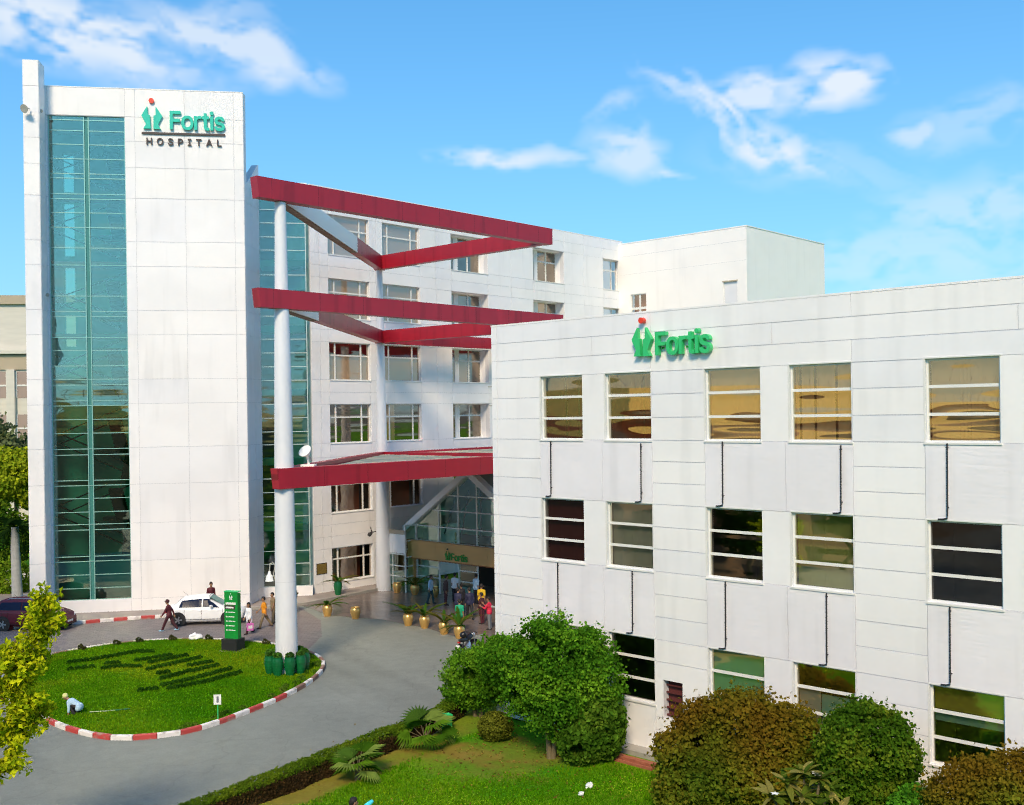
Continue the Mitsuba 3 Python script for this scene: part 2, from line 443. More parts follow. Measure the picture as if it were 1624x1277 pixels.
def panels(parent, M, S, Z, holes, depth=0.03, gap=0.028, keep=None, name='panel', mats=WHITES):
    k = 0
    for i in range(len(S) - 1):
        for j in range(len(Z) - 1):
            c = ((S[i] + S[i + 1]) / 2, (Z[j] + Z[j + 1]) / 2)
            if any(h[0] < c[0] < h[2] and h[1] < c[1] < h[3] for h in holes): continue
            if keep and not keep(*c): continue
            g = gap / 2
            dy = float(rng.uniform(-0.004, 0.004))
            boxpart(parent, name, mats[int(rng.integers(len(mats)))], M, (S[i] + g, dy, Z[j] + g), (S[i + 1] - g, depth, Z[j + 1] - g))
            k += 1
    return k


def rect_pane(parent, mat, M, s0, z0, s1, z1, y, name='pane'):
    S = np.eye(4); S[:3, 0] = [(s1 - s0) / 2, 0, 0]; S[:3, 1] = [0, 0, (z1 - z0) / 2]; S[:3, 2] = [0, -1, 0]
    S[:3, 3] = [(s0 + s1) / 2, y, (z0 + z1) / 2]
    ta, tb = rng.normal(0, 0.0025, 2)
    S[1, 0] = ta * S[0, 0]; S[1, 1] = tb * S[2, 1]
    return put(name, {'type': 'rectangle', 'bsdf': {'type': 'ref', 'id': mat}, 'to_world': TF(M @ S)}, parent)


# ------------------------------------------------------------------ ground, road, pavements
def strip(pts):
    return Polygon(pts)


ISLAND = smooth_ring([(-22.3, 46.6), (-21.6, 43.6), (-19.9, 41.0), (-17.57, 38.7), (-15.83, 37.1), (-13.82, 36.0), (-12.01, 36.3), (-10.96, 37.3), (-9.91, 39.2), (-9.11, 41.1), (-8.53, 43.2), (-8.38, 45.3), (-8.7, 47.0), (-9.5, 48.5), (-10.8, 49.75), (-12.9, 51.0), (-15.2, 51.7), (-17.6, 51.7), (-19.5, 50.9), (-21.0, 49.6), (-22.0, 48.1)], 240)
island_poly = Polygon(ISLAND)
big = sbox(-700, -300, 700, 1500)
obj('ground', sheet(big, -0.06), 'lawn_surface', label='flat green ground reaching out to the horizon', kind='structure')
HB = [(-13.0, 22.2), (-9.9, 27.0), (-8.9, 28.6), (-7.37, 30.7), (-5.6, 33.25), (-4.0, 35.5), (-2.75, 37.35), (-2.25, 39.0), (-2.2, 42.0)]     # hedge back line
road_poly = Polygon([(-90, -12), (-14, -12), (-14, 20)] + HB + [(-1.9, 44.0), (-1.6, 52.6), (-2.6, 51.6), (-3.6, 52.75), (-4.7, 54.35), (-5.6, 55.0), (-7.2, 56.6), (-8.7, 57.2), (-10.3, 58.0), (-12.4, 61.1), (-19.6, 57.9), (-22.0, 57.2), (-23.4, 56.6), (-32, 53.5), (-90, 48)])
obj('road', sheet(road_poly, 0.0), 'road_surface', label='smooth grey drive curving round the oval lawn', kind='structure')
paver_poly = Polygon([(-27, 48.6), (-22.6, 48.6), (-21.5, 50.4), (-19.6, 51.7), (-17.6, 52.4), (-15.0, 52.4), (-12.6, 51.7), (-10.6, 50.5), (-9.8, 49.4), (-9.7, 52.5), (-10.5, 56.6), (-12.6, 60.9), (-19.6, 57.8), (-22.0, 57.1), (-23.4, 56.5), (-32, 53.4), (-32, 49)])
obj('paved_road', sheet(paver_poly.difference(island_poly.buffer(0.16)), 0.004), 'paver_surface', label='pinkish paved drive behind the oval lawn, in front of the glass tower', kind='structure')
apron_poly = Polygon([(-12.4, 61.15), (-10.3, 58.0), (-8.7, 57.2), (-7.2, 56.6), (-5.6, 55.0), (-4.7, 54.35), (-3.6, 52.75), (-2.6, 51.6), (-1.6, 52.6), (-1.2, 45.0), (3.0, 44.0), (6.0, 58.0), (-1, 68), (-5, 70.5), (-8.6, 66.0)])
obj('entrance_paving', sheet(apron_poly, 0.008), 'apron_tile', label='polished brown tiled forecourt in front of the entrance', kind='structure')
# raised pavement at the foot of the tower and the main block
pv = Polygon([(-40, 51.5), (-32, 53.6), (-23.4, 56.75), (-22.0, 57.4), (-19.6, 58.1), (-12.4, 61.3), (-8.7, 66.0), (-8.0, 70), (-20, 75), (-60, 66)])
m = extr(pv, 0.15)
obj('pavement', m, 'pavement_stone', label='raised pavement along the foot of the tower and main block', kind='structure')
garden_poly = Polygon([(-13.0, 16), (-13.0, 22.2)] + [(x + 0.4, y - 0.3) for x, y in HB[1:]] + [(-1.4, 42), (-0.4, 38.0), (14, 24.2), (30, 9), (30, 4), (-10, 4)])
obj('garden_lawn', sheet(garden_poly, 0.0), 'garden_surface', label='front garden lawn with worn brown earth under the trees', kind='structure')
isl = extr(island_poly.buffer(-0.10), 0.12)
obj('oval_lawn', isl, 'lawn_surface', label='oval raised lawn inside the painted kerb', kind='structure')


def kerb_stone_mesh(L):
    return hullpts([[x, y, z] for x in (0.006, L - 0.006) for (y, z) in ((-0.08, 0.0), (0.08, 0.0), (-0.08, 0.15), (-0.055, 0.18), (0.06, 0.18), (0.08, 0.16))])


def kerb_line(parent, pts, L, z, pick, closed=False):
    ls = LineString(np.vstack([pts, pts[:1]]) if closed else pts)
    n = int(round(ls.length / L)); L = ls.length / n
    base = mikit.ply(kerb_stone_mesh(L))
    for i in range(n):
        a, b = ls.interpolate(i * L), ls.interpolate(min((i + 1) * L, ls.length))
        M = yaw(a.x, a.y, z + float(rng.uniform(-0.008, 0.008)), math.atan2(b.y - a.y, b.x - a.x) + float(rng.uniform(-0.012, 0.012)))
        put('kerb_stone', {**base, 'bsdf': {'type': 'ref', 'id': pick(i, a)}, 'to_world': TF(M)}, parent)


k = numbered('island_kerb')
labels[k] = {'label': 'red and white painted kerb around the oval lawn', 'kind': 'structure'}


def pick_island(i, a):
    if a.y > 48.2: return ['kerb_cream', 'kerb_white', 'kerb_cream', 'kerb_brown'][i % 4]
    if a.x > -9.3: return ['kerb_white', 'kerb_brown'][i % 2]
    return ['kerb_white', 'kerb_red'][i % 2]


kerb_line(k, ISLAND, 0.78, -0.01, pick_island, True)
k = numbered('pavement_kerb')
labels[k] = {'label': 'red and white painted kerb along the pavement below the tower', 'kind': 'structure'}
kerb_line(k, np.array([(-36, 52.35), (-32, 53.5), (-23.4, 56.62), (-22.0, 57.27), (-19.6, 57.97), (-16, 59.55)]), 0.72, 0.0, lambda i, a: ['kerb_white', 'kerb_red'][i % 2])
kerb_line(k, np.array([(-15.9, 59.6), (-12.4, 61.16), (-8.62, 65.95)]), 0.8, 0.0, lambda i, a: 'concrete')

# ------------------------------------------------------------------ stair tower
tw = thing('stair_tower', 'tall white panelled stair tower with a full-height green glass front', 'building')
TOP = 29.8
GL = (-1.64, 0.85, 2.51, 28.2)
obj('wall', holed_wall(-1.95, 9.06, 0.0, TOP, [GL], 0.03, 0.42, MT), 'joint', tw)
ZT = [0.0, 0.82, 2.98, 5.12, 7.33, 9.42, 11.91, 13.30, 15.82, 17.21, 19.71, 21.12, 23.59, 25.34, 26.83, 28.22, TOP]
panels(tw, MT, [2.52, 3.06, 5.79, 8.52, 9.06], ZT, [])
panels(tw, MT, [-1.94, -1.64, 2.52], [0.0, 0.85], [])
panels(tw, MT, [-1.94, -1.64, 2.52], [28.22, TOP], [])
panels(tw, MT, [-1.94, -1.66], ZT[1:-2] + [28.2], [])
# pier in front of its left edge
MP = mat4(T0 - np.array([-DT[1], DT[0]]) * 1.2, DT)
ZP = [0, 1.2, 3.13, 5.23, 7.43, 9.44, 11.88, 13.29, 15.74, 17.13, 19.59, 20.96, 23.43, 25.18, 26.61, 29.44, 30.88]
boxpart(tw, 'pier', 'joint', MP, (-2.58, 0.03, 0), (-1.78, 1.2, 30.87))
panels(tw, MP, [-2.60, -1.76], ZP, [])
# right-hand faces of pier panels and tower side
MPs = mat4((MP @ np.array([-1.78 + 0.03, 0.0, 0, 1]))[:2], np.array([-DT[1], DT[0]]))
panels(tw, MPs, [0.03, 1.16], ZP, [], gap=0.02)
corner = (MT @ np.array([9.06, 0.42, 0, 1]))[:2]
side_end = np.array([-15.13, 63.35])
MS = mat4(corner, side_end - corner)
LS = float(np.linalg.norm(side_end - corner))
prof = [(0, 0), (LS, 0), (LS, 26.3), (0, 24.5)]
m = extr(Polygon(prof), 0.4); m.apply_transform(UPR); m.apply_translation([0, 0.43, 0]); m.apply_transform(MS)
obj('side_wall', m, 'joint', tw)
ZS = [z for z in ZT if z < 24]
panels(tw, MS, [0.0, LS * 0.52, LS], ZS, [], gap=0.022)
for (a, b) in ((0.0, 0.52), (0.52, 1.0)):
    q = Polygon([(LS * a + .011, 23.6), (LS * b - .011, 23.6), (LS * b - .011, 24.5 + 1.8 * b), (LS * a + .011, 24.5 + 1.8 * a)])
    m = extr(q, 0.03); m.apply_transform(UPR); m.apply_translation([0, 0.03, 0]); m.apply_transform(MS)
    obj('panel', m, 'white_paint', tw)
MF0 = mat4((MT @ np.array([9.06, 0.0, 0, 1]))[:2], side_end - corner)
panels(tw, MF0, [0.02, 0.415], ZT, [], gap=0.02)
boxpart(tw, 'coping', 'white_paint_c', MT, (-1.955, -0.008, TOP), (9.065, 0.44, TOP + 0.05))
# glass front: mullions and transoms, panes each one
cw = MB()
TL = [0.85, 1.50, 2.26, 3.02, 3.30, 4.80, 5.11, 5.81, 6.58, 7.31, 7.60, 9.05, 9.38, 10.27, 11.05, 11.83, 12.11, 13.00, 13.32, 14.08, 14.95, 15.69, 16.88, 17.16, 18.03, 19.78, 20.75, 21.91, 22.74, 23.52, 23.80, 24.69, 24.95, 25.79, 26.60, 27.38, 27.98, 28.2]
cols = [(-1.64, 0.27), (0.53, 2.51)]
for s in (-1.64, 0.25, 0.50, 2.47):
    cw.box((s, 0.10, 0.85), (s + 0.045, 0.22, 28.2), MT)
for z in TL:
    for a, b in cols:
        cw.box((a + 0.045 if a < 0 else a + 0.015, 0.112, z - 0.02), (b - 0.02 if a < 0 else b - 0.04, 0.205, z + 0.02), MT)
for z in TL[::3]:
    cw.box((0.295, 0.12, z - 0.02), (0.50, 0.2, z + 0.02), MT)
gf = obj('glass_front', cw.get(), 'frame_teal', tw)
for i in range(len(TL) - 1):
    for a, b in cols:
        rect_pane(gf, 'glass_teal', MT, a + 0.03, TL[i], b - 0.005, TL[i + 1], 0.15)
boxpart(gf, 'centre_panel', 'glass_back', MT, (0.30, 0.16, 0.85), (0.50, 0.17, 28.2))
# the stair hall behind the glass
hall = MB()
slots = [(-2.05, 18.2, -1.45, 20.4), (-2.05, 21.0, -1.45, 24.2), (-2.05, 24.9, -1.45, 27.2), (-2.05, 15.5, -1.45, 17.4)]
obj('hall_back_wall', holed_wall(-2.9, 3.2, 0.0, 29.0, slots, 5.0, 5.2, MT), 'interior_teal', tw)
boxpart(tw, 'hall_side_wall', 'interior', MT, (2.7, 0.45, 0.0), (2.85, 5.0, 29.0))
boxpart(tw, 'hall_side_wall', 'interior_teal', MT, (-3.0, 1.3, 0.0), (-2.9, 5.0, 29.0))
boxpart(tw, 'hall_roof', 'interior', MT, (-2.9, 0.45, 28.4), (2.7, 5.2, 28.9))
for i, z in enumerate((3.0, 4.95, 7.3, 9.1, 11.85, 13.1, 15.7, 17.0, 19.8, 21.9, 23.6, 25.0)):
    if i % 2 == 0:
        boxpart(tw, 'landing', 'interior', MT, (-2.8, 0.35, z), (2.65, 1.6, z + 0.22))
    else:
        boxpart(tw, 'landing', 'interior', MT, (0.2, 3.8, z), (2.65, 5.0, z + 0.2))
    f = MB()
    z1 = z + 2.05
    for q in range(9):
        t0 = q / 9
        yy = (1.6 + 2.2 * t0) if i % 2 == 0 else (3.8 - 2.2 * t0)
        sx = 1.0 if i % 2 else 1.7
        f.box((sx, yy - 0.15, z + 2.05 * t0), (sx + 0.75, yy + 0.15, z + 2.05 * t0 + 0.24), MT)
    obj('stair_flight', f.get(), 'interior_dark', tw)
    rl = MB()
    for dz in (0.35, 0.95):
        a = (MT @ np.array([-2.2 if i % 2 else 2.5, 2.0, z + dz, 1]))[:3]; b = (MT @ np.array([2.5 if i % 2 else -2.2, 3.2, z1 + dz, 1]))[:3]
        rl.tube([a, b], 0.045, 6)
    obj('handrail', rl.get(), 'interior_dark', tw)


# lettering on walls
def letters(parent, text, M, s0, z0, h, width, depth, mat, y=0.0, bold=True, gap=0.10, space=None):
    ms = []
    for ch in text:
        t = meshkit.text_mesh(ch, h, depth, bold); b = t.bounds
        t.apply_translation([-b[0, 0], 0, 0]); ms.append(t)
    tot = sum(t.bounds[1, 0] for t in ms) + gap * h * (len(ms) - 1)
    k = width / tot if space is None else 1.0
    sp = gap * h * k if space is None else (width - sum(t.bounds[1, 0] for t in ms)) / (len(ms) - 1)
    x = s0
    for t in ms:
        w = t.bounds[1, 0] * k
        t.apply_scale([k, 1, 1]); t.apply_transform(UPR); t.apply_translation([x, y, z0]); t.apply_transform(M)
        obj('letter', t, mat, parent)
        x += w + sp


LEFT = [(205, 255), (125, 382), (188, 495), (150, 556), (250, 556), (240, 374), (212, 366)]
RIGHT = [(320, 255), (410, 385), (350, 500), (388, 560), (285, 560), (291, 382), (318, 374)]


def emblem(parent, M, s0, z0, w, h, depth, mat, y=0.0, dot='sign_red'):
    for pl in (LEFT, RIGHT):
        q = Polygon([(s0 + (x - 125) / 285 * w, z0 + (558 - yy) / 303 * h) for x, yy in pl])
        m = extr(q, depth); m.apply_transform(UPR); m.apply_translation([0, y, 0]); m.apply_transform(M)
        obj('emblem_hand', m, mat, parent)
    c = Point(s0 + (262 - 125) / 285 * w, z0 + (558 - 180) / 303 * h).buffer(0.125 * w, 10)
    m = extr(c, depth); m.apply_transform(UPR); m.apply_translation([0, y, 0]); m.apply_transform(M)
    obj('emblem_dot', m, dot, parent)


sg = thing('wall_sign', 'teal lettering with emblem, bar and dark capitals high on the white tower', 'sign')
emblem(sg, MT, 3.45, 27.54, 1.15, 1.29, 0.12, 'sign_teal', -0.03)
letters(sg, 'Fortis', MT, 5.0, 27.57, 1.0, 3.05, 0.14, 'sign_teal', -0.03, gap=0.03)
boxpart(sg, 'underline_bar', 'sign_brown', MT, (3.45, -0.10, 27.26), (8.05, -0.03, 27.37))
letters(sg, 'HOSPITAL', MT, 3.70, 26.66, 0.37, 4.14, 0.08, 'sign_brown', -0.03, space=True)


def flood(parent_label, P, d, cat='lamp', size=0.3, mat='lamp_grey'):
    k = thing('wall_lamp', parent_label, cat)
    d = np.asarray(d, float) / np.linalg.norm(d)
    side = np.cross(d, [0, 0, 1]); side /= np.linalg.norm(side); up = np.cross(side, d)
    M = np.eye(4); M[:3, 0] = side; M[:3, 1] = up; M[:3, 2] = d; M[:3, 3] = P
    m = lathe([(0.001, -size * 0.55), (size * 0.45, -size * 0.5), (size * 0.75, -size * 0.1), (size, size * 0.35), (size * 0.93, size * 0.38), (0.001, size * 0.30)], 18); m.apply_transform(M)
    obj('reflector', m, mat, k, smooth=40)
    b = MB().tube([np.array(P) - d * size * 0.5, np.array(P) - d * size * 1.6 - np.array([0, 0, size * 0.3])], size * 0.14, 6)
    obj('bracket', b.get(), 'lamp_grey', k)
    return k


pL = lambda s, y, z, M=MP: (M @ np.array([s, y, z, 1]))[:3]
flood('round grey floodlight near the top of the tower pier', pL(-2.35, -0.45, 28.05), pL(-2.6, -1, 27.8) - pL(-2.35, -0.45, 28.05), size=0.24)
flood('small grey spotlight just right of the floodlight on the tower pier', pL(-1.72, 0.3, 28.15), pL(-1.5, -0.2, 28.0) - pL(-1.72, 0.3, 28.15), size=0.10)
flood('small grey lamp halfway up beside the green glass of the tower', pL(-1.70, 0.9, 18.05), pL(-1.3, 0.5, 17.9) - pL(-1.70, 0.9, 18.05), size=0.11)

# ------------------------------------------------------------------ main block
mb_ = thing('main_block', 'six-storey white main block with rows of framed windows behind the red canopies', 'building')
MBT = 25.25
rows = [(21.15, 23.65), (17.2, 19.65), (13.3, 15.66), (9.35, 11.79), (5.0, 7.62), (0.69, 2.80)]
wins = []
for r, (z0, z1) in enumerate(rows):
    for c, (s0, s1) in enumerate([(1.34, 4.62), (5.75, 9.01), (11.97, 15.64), (20.58, 24.23), (29.2, 31.65)]):
        wins.append((r, c, (s0, z0, s1, z1)))
holes = [w[2] for w in wins]
obj('wall', holed_wall(-0.02, 31.9, 0.0, MBT, holes, 0.03, 0.40, MBK), 'joint', mb_)
SB = [-0.02, 0.66, 1.34, 4.62, 5.18, 5.75, 9.01, 10.5, 11.97, 15.64, 18.1, 20.58, 24.23, 26.7, 29.2, 31.65, 31.9]
ZB = [0.0, 0.69, 2.80, 3.55, 4.28, 5.0, 7.62, 8.48, 9.35, 11.79, 12.54, 13.3, 15.66, 16.43, 17.2, 19.65, 20.4, 21.15, 23.65, 24.45, MBT]
panels(mb_, MBK, SB, ZB, holes, gap=0.022)
boxpart(mb_, 'coping', 'white_paint_c', MBK, (-0.02, -0.008, MBT), (31.9, 0.45, MBT + 0.06))
boxpart(mb_, 'roof', 'concrete', MBK, (0.0, 0.46, MBT - 0.5), (31.9, 13.0, MBT - 0.3))
boxpart(mb_, 'partition', 'interior', MBK, (0.0, 4.5, 0.0), (31.9, 4.7, MBT - 0.6))
for z in (4.0, 8.3, 12.3, 16.2, 20.2, 24.2):
    boxpart(mb_, 'floor_slab', 'interior', MBK, (0.0, 0.42, z - 0.15), (31.9, 4.5, z + 0.15))
boxpart(mb_, 'side_wall', 'white_paint', MBK, (-0.02, 0.42, 0.0), (0.12, 13.0, MBT - 0.05))
mbc = ['interior', 'tan_blind_and_reflection', 'blind_maroon', 'blind_grey']


def window(parent, M, h, vs, hs, y=0.18, fr=0.055, mat='frame_white', gl='glass_main', depth=0.08, sill=True):
    """vs, hs: positions of inner mullions and transoms with their half widths"""
    s0, z0, s1, z1 = h
    f = MB()
    f.box((s0, y, z0), (s0 + fr, y + depth, z1), M); f.box((s1 - fr, y, z0), (s1, y + depth, z1), M)
    f.box((s0 + fr, y + .002, z0), (s1 - fr, y + depth, z0 + fr), M); f.box((s0 + fr, y + .002, z1 - fr), (s1 - fr, y + depth, z1), M)
    for s, w in vs: f.box((s - w, y + .004, z0 + fr), (s + w, y + depth, z1 - fr), M)
    xs = [s0 + fr] + [x for s, w in vs for x in (s - w, s + w)] + [s1 - fr]
    for z, w in hs:
        for i in range(0, len(xs), 2):
            f.box((xs[i], y + .006, z - w), (xs[i + 1], y + depth, z + w), M)
    k = obj('window', f.get(), mat, parent)
    zs = [z0 + fr] + [q for z, w in hs for q in (z - w, z + w)] + [z1 - fr]
    for i in range(0, len(xs), 2):
        for j in range(0, len(zs), 2):
            rect_pane(k, gl, M, xs[i], zs[j], xs[i + 1], zs[j + 1], y + depth / 2)
    if sill:
        boxpart(k, 'sill', mat, M, (s0 - 0.04, -0.05, z0 - 0.055), (s1 + 0.04, y, z0 - 0.004))
    return k


for r, c, h in wins:
    s0, z0, s1, z1 = h
    if c == 1 and r == 5: pass
    zt = z1 - (z1 - z0) * 0.34
    if c < 2:
        w = s1 - s0
        k = window(mb_, MBK, h, [(s0 + w * 0.17, 0.045), (s0 + w * 0.80, 0.045)], [(zt, 0.045)], 0.16, 0.05)
    elif c < 4:
        k = window(mb_, MBK, h, [(s0 + 1.25, 0.22), (s0 + 2.45, 0.05)], [(zt, 0.05)], 0.85, 0.06)
        rv = MB()
        rv.box((s0, 0.40, z0), (s0 - 0.2, 0.93, z1), MBK); rv.box((s1, 0.40, z0), (s1 + 0.2, 0.93, z1), MBK)
        rv.box((s0 - .2, 0.40, z0 - 0.2), (s1 + .2, 0.93, z0), MBK); rv.box((s0 - .2, 0.40, z1), (s1 + .2, 0.93, z1 + 0.2), MBK)
        obj('reveal', rv.get(), 'white_paint_b', k)
    else:
        k = window(mb_, MBK, h, [(s0 + 0.55, 0.12), (s0 + 1.75, 0.05)], [(zt, 0.05)], 0.5, 0.06)
        rv = MB()
        rv.box((s0, 0.40, z0), (s0 - 0.2, 0.6, z1), MBK); rv.box((s1, 0.40, z0), (s1 + 0.2, 0.6, z1), MBK)
        rv.box((s0 - .2, 0.40, z0 - 0.2), (s1 + .2, 0.6, z0), MBK); rv.box((s0 - .2, 0.40, z1), (s1 + .2, 0.6, z1 + 0.2), MBK)
        obj('reveal', rv.get(), 'white_paint_b', k)
    u = rng.random()
    if r == 0 and c < 2:
        boxpart(k, 'pane_backing', 'cloth_white', MBK, (s0 + .05, 0.9 - .6 * (c < 2), z0), (s1 - .05, 0.92 - .6 * (c < 2), z1))  # white sheet puts a pale sky reflection behind the top-row panes
    elif r in (1, 2):
        boxpart(k, 'pane_backing', 'tan_blind_and_reflection', MBK, (s0 + .05, 0.32 if c < 2 else 1.02, z0 + (0.0 if r == 1 else 0.0)), (s1 - .05 - (1.2 if c > 1 else 0), 0.34 if c < 2 else 1.04, z1 - (.75 if r == 2 else 0)))  # tan sheet paints in the yellow reflection of the third-row panes
    elif r in (4, 5):
        boxpart(k, 'pane_backing', 'interior_brown', MBK, (s0 - .1, 1.5, z0 - .2), (s1 + .1, 1.54, z1 + .2))
    elif c == 1 or c == 2:
        boxpart(k, 'pane_backing', 'tan_blind_and_reflection', MBK, (s0 + .05, 0.32 if c < 2 else 1.02, z0), (s0 + 1.1, 0.34 if c < 2 else 1.04, z1))
# glass strip between tower and main block
P0 = np.array([-15.22, 63.28]); MG = mat4(P0, DT)
ZG = [0.76, 1.42, 2.12, 2.9, 5.0, 5.73, 6.46, 7.29, 9.36, 10.14, 10.97, 11.81, 13.26, 14.08, 14.92, 15.75, 17.15, 18.4, 19.65, 21.15, 21.95, 22.8, 23.6, 25.1]
g = MB()
for s in (0.0, 2.80): g.box((s, 0.0, 0.76), (s + 0.05, 0.12, 25.1), MG)
for z in ZG: g.box((0.05, 0.004, z - 0.022), (2.80, 0.11, z + 0.022), MG)
gs = obj('glass_strip', g.get(), 'frame_alu', mb_)
for i in range(len(ZG) - 1):
    rect_pane(gs, 'glass_strip', MG, 0.05, ZG[i] + .022, 2.80, ZG[i + 1] - .022, 0.06)
boxpart(mb_, 'plinth', 'white_paint_b', MG, (-0.1, -0.03, 0.0), (2.98, 0.3, 0.735))
boxpart(mb_, 'strip_top', 'white_paint_b', MG, (-0.1, -0.02, 25.12), (2.95, 0.3, 25.26))
boxpart(mb_, 'partition', 'interior', MG, (-0.2, 2.6, 0.0), (4.6, 2.7, 25.1))
for z in (4.3, 8.3, 12.5, 16.4, 20.4, 24.3):
    boxpart(mb_, 'floor_slab', 'interior_teal', MG, (0.06, 0.2, z - 0.2), (2.75, 2.6, z + 0.2))
# plaque and arm lamp on the wall
k = thing('wall_plaque', 'small square brass plaque on the white wall left of the lowest window', 'plaque')
boxpart(k, 'plate', 'plaque_brass', MBK, (0.16, -0.05, 1.34), (0.86, -0.012, 1.94))
boxpart(k, 'border', 'black', MBK, (0.12, -0.03, 1.30), (0.90, -0.008, 1.98))
k = thing('arm_lamp', 'thin black lamp arm sticking out of the wall left of the rear column', 'lamp')
b = MB().tube([pL(5.0, -0.02, 3.62, MBK), pL(4.4, -0.6, 3.62, MBK), pL(3.7, -1.0, 3.65, MBK)], 0.028, 6)
obj('arm', b.get(), 'black', k)
b = MB().mesh(bone(pL(3.75, -0.95, 3.64, MBK), pL(3.4, -1.15, 3.55, MBK), 0.06, 0.13)); b.tube([pL(3.75, -.95, 3.66, MBK), pL(3.6, -1.0, 4.0, MBK)], 0.03, 6)
obj('lamp_head', b.get(), 'black', k)

# ------------------------------------------------------------------ rear block on the right of the main block
rb = thing('rear_block', 'plain tall white block with one small window rising behind the near block roof', 'building')
C0 = np.array([9.2, 87.1]); MC = mat4(C0, DR); RBT = 24.95
hr = [(1.0, 18.4, 2.55, 20.72), (9.78, 18.2, 11.0, 20.9)]
obj('wall', holed_wall(-0.3, 11.85, 8.0, RBT, hr, 0.0, 0.35, MC), 'cream_wall', rb)
MC2 = mat4((MC @ np.array([11.85, 0, 0, 1]))[:2], DB)
boxpart(rb, 'end_wall', 'cream_wall', MC2, (0.0, 0.003, 8.0), (12.8, 0.35, RBT - 0.004))
boxpart(rb, 'coping', 'white_paint_c', MC, (-0.3, -0.04, RBT), (11.89, 0.35, RBT + 0.08))
boxpart(rb, 'coping', 'white_paint_c', MC2, (0.36, -0.04, RBT), (12.8, 0.35, RBT + 0.079))
boxpart(rb, 'joint_line', 'joint', MC, (0.0, -0.004, 23.9), (11.8, 0.0, 23.93))
boxpart(rb, 'joint_line', 'joint', MC, (0.0, -0.004, 22.4), (11.8, 0.0, 22.42))
k = window(rb, MC, hr[0], [(1.85, 0.07)], [(19.55, 0.09)], 0.12, 0.06, gl='glass_main')
boxpart(k, 'pane_backing', 'interior_brown', MC, (0.95, 0.6, 18.3), (2.6, 0.62, 20.8))
boxpart(rb, 'shutter_door', 'column_paint', MC, (9.8, 0.15, 18.2), (10.98, 0.2, 20.88))
boxpart(rb, 'lintel', 'tan_trim', MC, (9.72, -0.03, 20.9), (11.06, 0.15, 20.99))

# ------------------------------------------------------------------ near block
nb = thing('near_block', 'nearest white three-storey block with three rows of paired windows and black drainpipes', 'building')
NT = 14.2
pairs = [(2.37, 4.25), (5.23, 7.07), (9.10, 11.00), (11.95, 13.82), (15.87, 17.75), (18.68, 20.56), (22.6, 24.5)]
nrows = [(10.1, 12.3), (5.9, 8.05), (1.62, 3.72)]
nholes = {}
for c, (s0, s1) in enumerate(pairs):
    for r, (z0, z1) in enumerate(nrows):
        nholes[(c, r)] = (s0, z0, s1, z1)
vent = (7.40, 1.25, 8.13, 2.46)
HL = list(nholes.values()) + [vent]
obj('wall', holed_wall(0.02, 27.0, 0.0, NT, HL, 0.03, 0.38, MR), 'joint', nb)
SN = [0.0, 0.27, 2.32, 2.37, 4.25, 5.23, 7.07, 7.12]
PIERS = [(0.0, 0.27), (0.27, 2.345), (7.095, 9.075), (13.845, 15.845), (20.585, 22.575), (24.525, 27.0)]
BAYS = [(2.345, 7.095), (9.075, 13.845), (15.845, 20.585), (22.575, 24.525)]
ZN = [0.0, 0.82, 1.62, 2.32, 3.02, 3.72, 4.45, 5.17, 5.9, 6.62, 7.33, 8.05, 8.73, 9.42, 10.1, 10.83, 11.57, 12.3]
ZTOP = [12.3, 12.93, 13.57, NT]
for a, b in PIERS:
    if a == 7.095:
        panels(nb, MR, [a, b], [z for z in ZN if z > 2.9], [], gap=0.022)
        panels(nb, MR, [a, b], [0.0, 0.82, 1.24], [], gap=0.022)
        boxpart(nb, 'panel', 'white_paint', MR, (a + .011, 0, 1.25), (7.40, .03, 3.01)); boxpart(nb, 'panel', 'white_paint', MR, (8.13, 0, 1.25), (b - .011, .03, 3.01))
        boxpart(nb, 'panel', 'white_paint', MR, (7.40, 0.001, 2.46), (8.13, .03, 3.01))
    else:
        panels(nb, MR, [a, b], ZN, [], gap=0.022)
for i in range(len(ZTOP) - 1):
    SS = [0.0, 0.27, 7.095, 13.845, 20.585, 27.0] if i % 2 == 0 else [0.0, 0.27, 4.7, 11.4, 18.2, 27.0]
    panels(nb, MR, SS, ZTOP[i:i + 2], [], gap=0.02)
boxpart(nb, 'coping', 'white_paint_c', MR, (-0.006, -0.008, NT), (27.0, 0.42, NT + 0.06))
for a, b in BAYS:
    ws = [p for p in pairs if a < p[0] < b]
    S = sorted({a, b, *[x for p in ws for x in p]})
    for r, (z0, z1) in enumerate(nrows):
        for i in range(len(S) - 1):
            if any(p == (S[i], S[i + 1]) for p in ws): continue
            boxpart(nb, 'panel', WHITES[(i + r) % 3], MR, (S[i] + 0.002, 0.001, z0), (S[i + 1] - 0.002, 0.03, z1))
    for (z0, z1) in ((8.05, 10.1), (3.72, 5.9)):
        cut = [a] + [ws[-1][0] - 0.15 if len(ws) > 1 else (a + b) / 2] + [b]
        for i in range(2):
            boxpart(nb, 'spandrel_panel', 'spandrel', MR, (cut[i] + 0.005, -0.012, z0 + 0.012), (cut[i + 1] - 0.005, 0.03, z1 - 0.012))
    boxpart(nb, 'panel', 'white_paint_b', MR, (a + 0.01, 0.0, 0.0), (b - 0.01, 0.03, 1.60))
MRs = mat4(R0, DB)      # its receding left side
boxpart(nb, 'side_wall', 'white_paint_b', MR, (0.0, 0.385, 0.0), (0.25, 16.0, NT - 0.003))
boxpart(nb, 'roof', 'concrete', MR, (0.25, 0.40, 13.2), (27.0, 16.0, 13.4))
boxpart(nb, 'back_wall', 'white_paint', MR, (0.25, 15.7, 0.0), (27.0, 16.0, NT - 0.006))
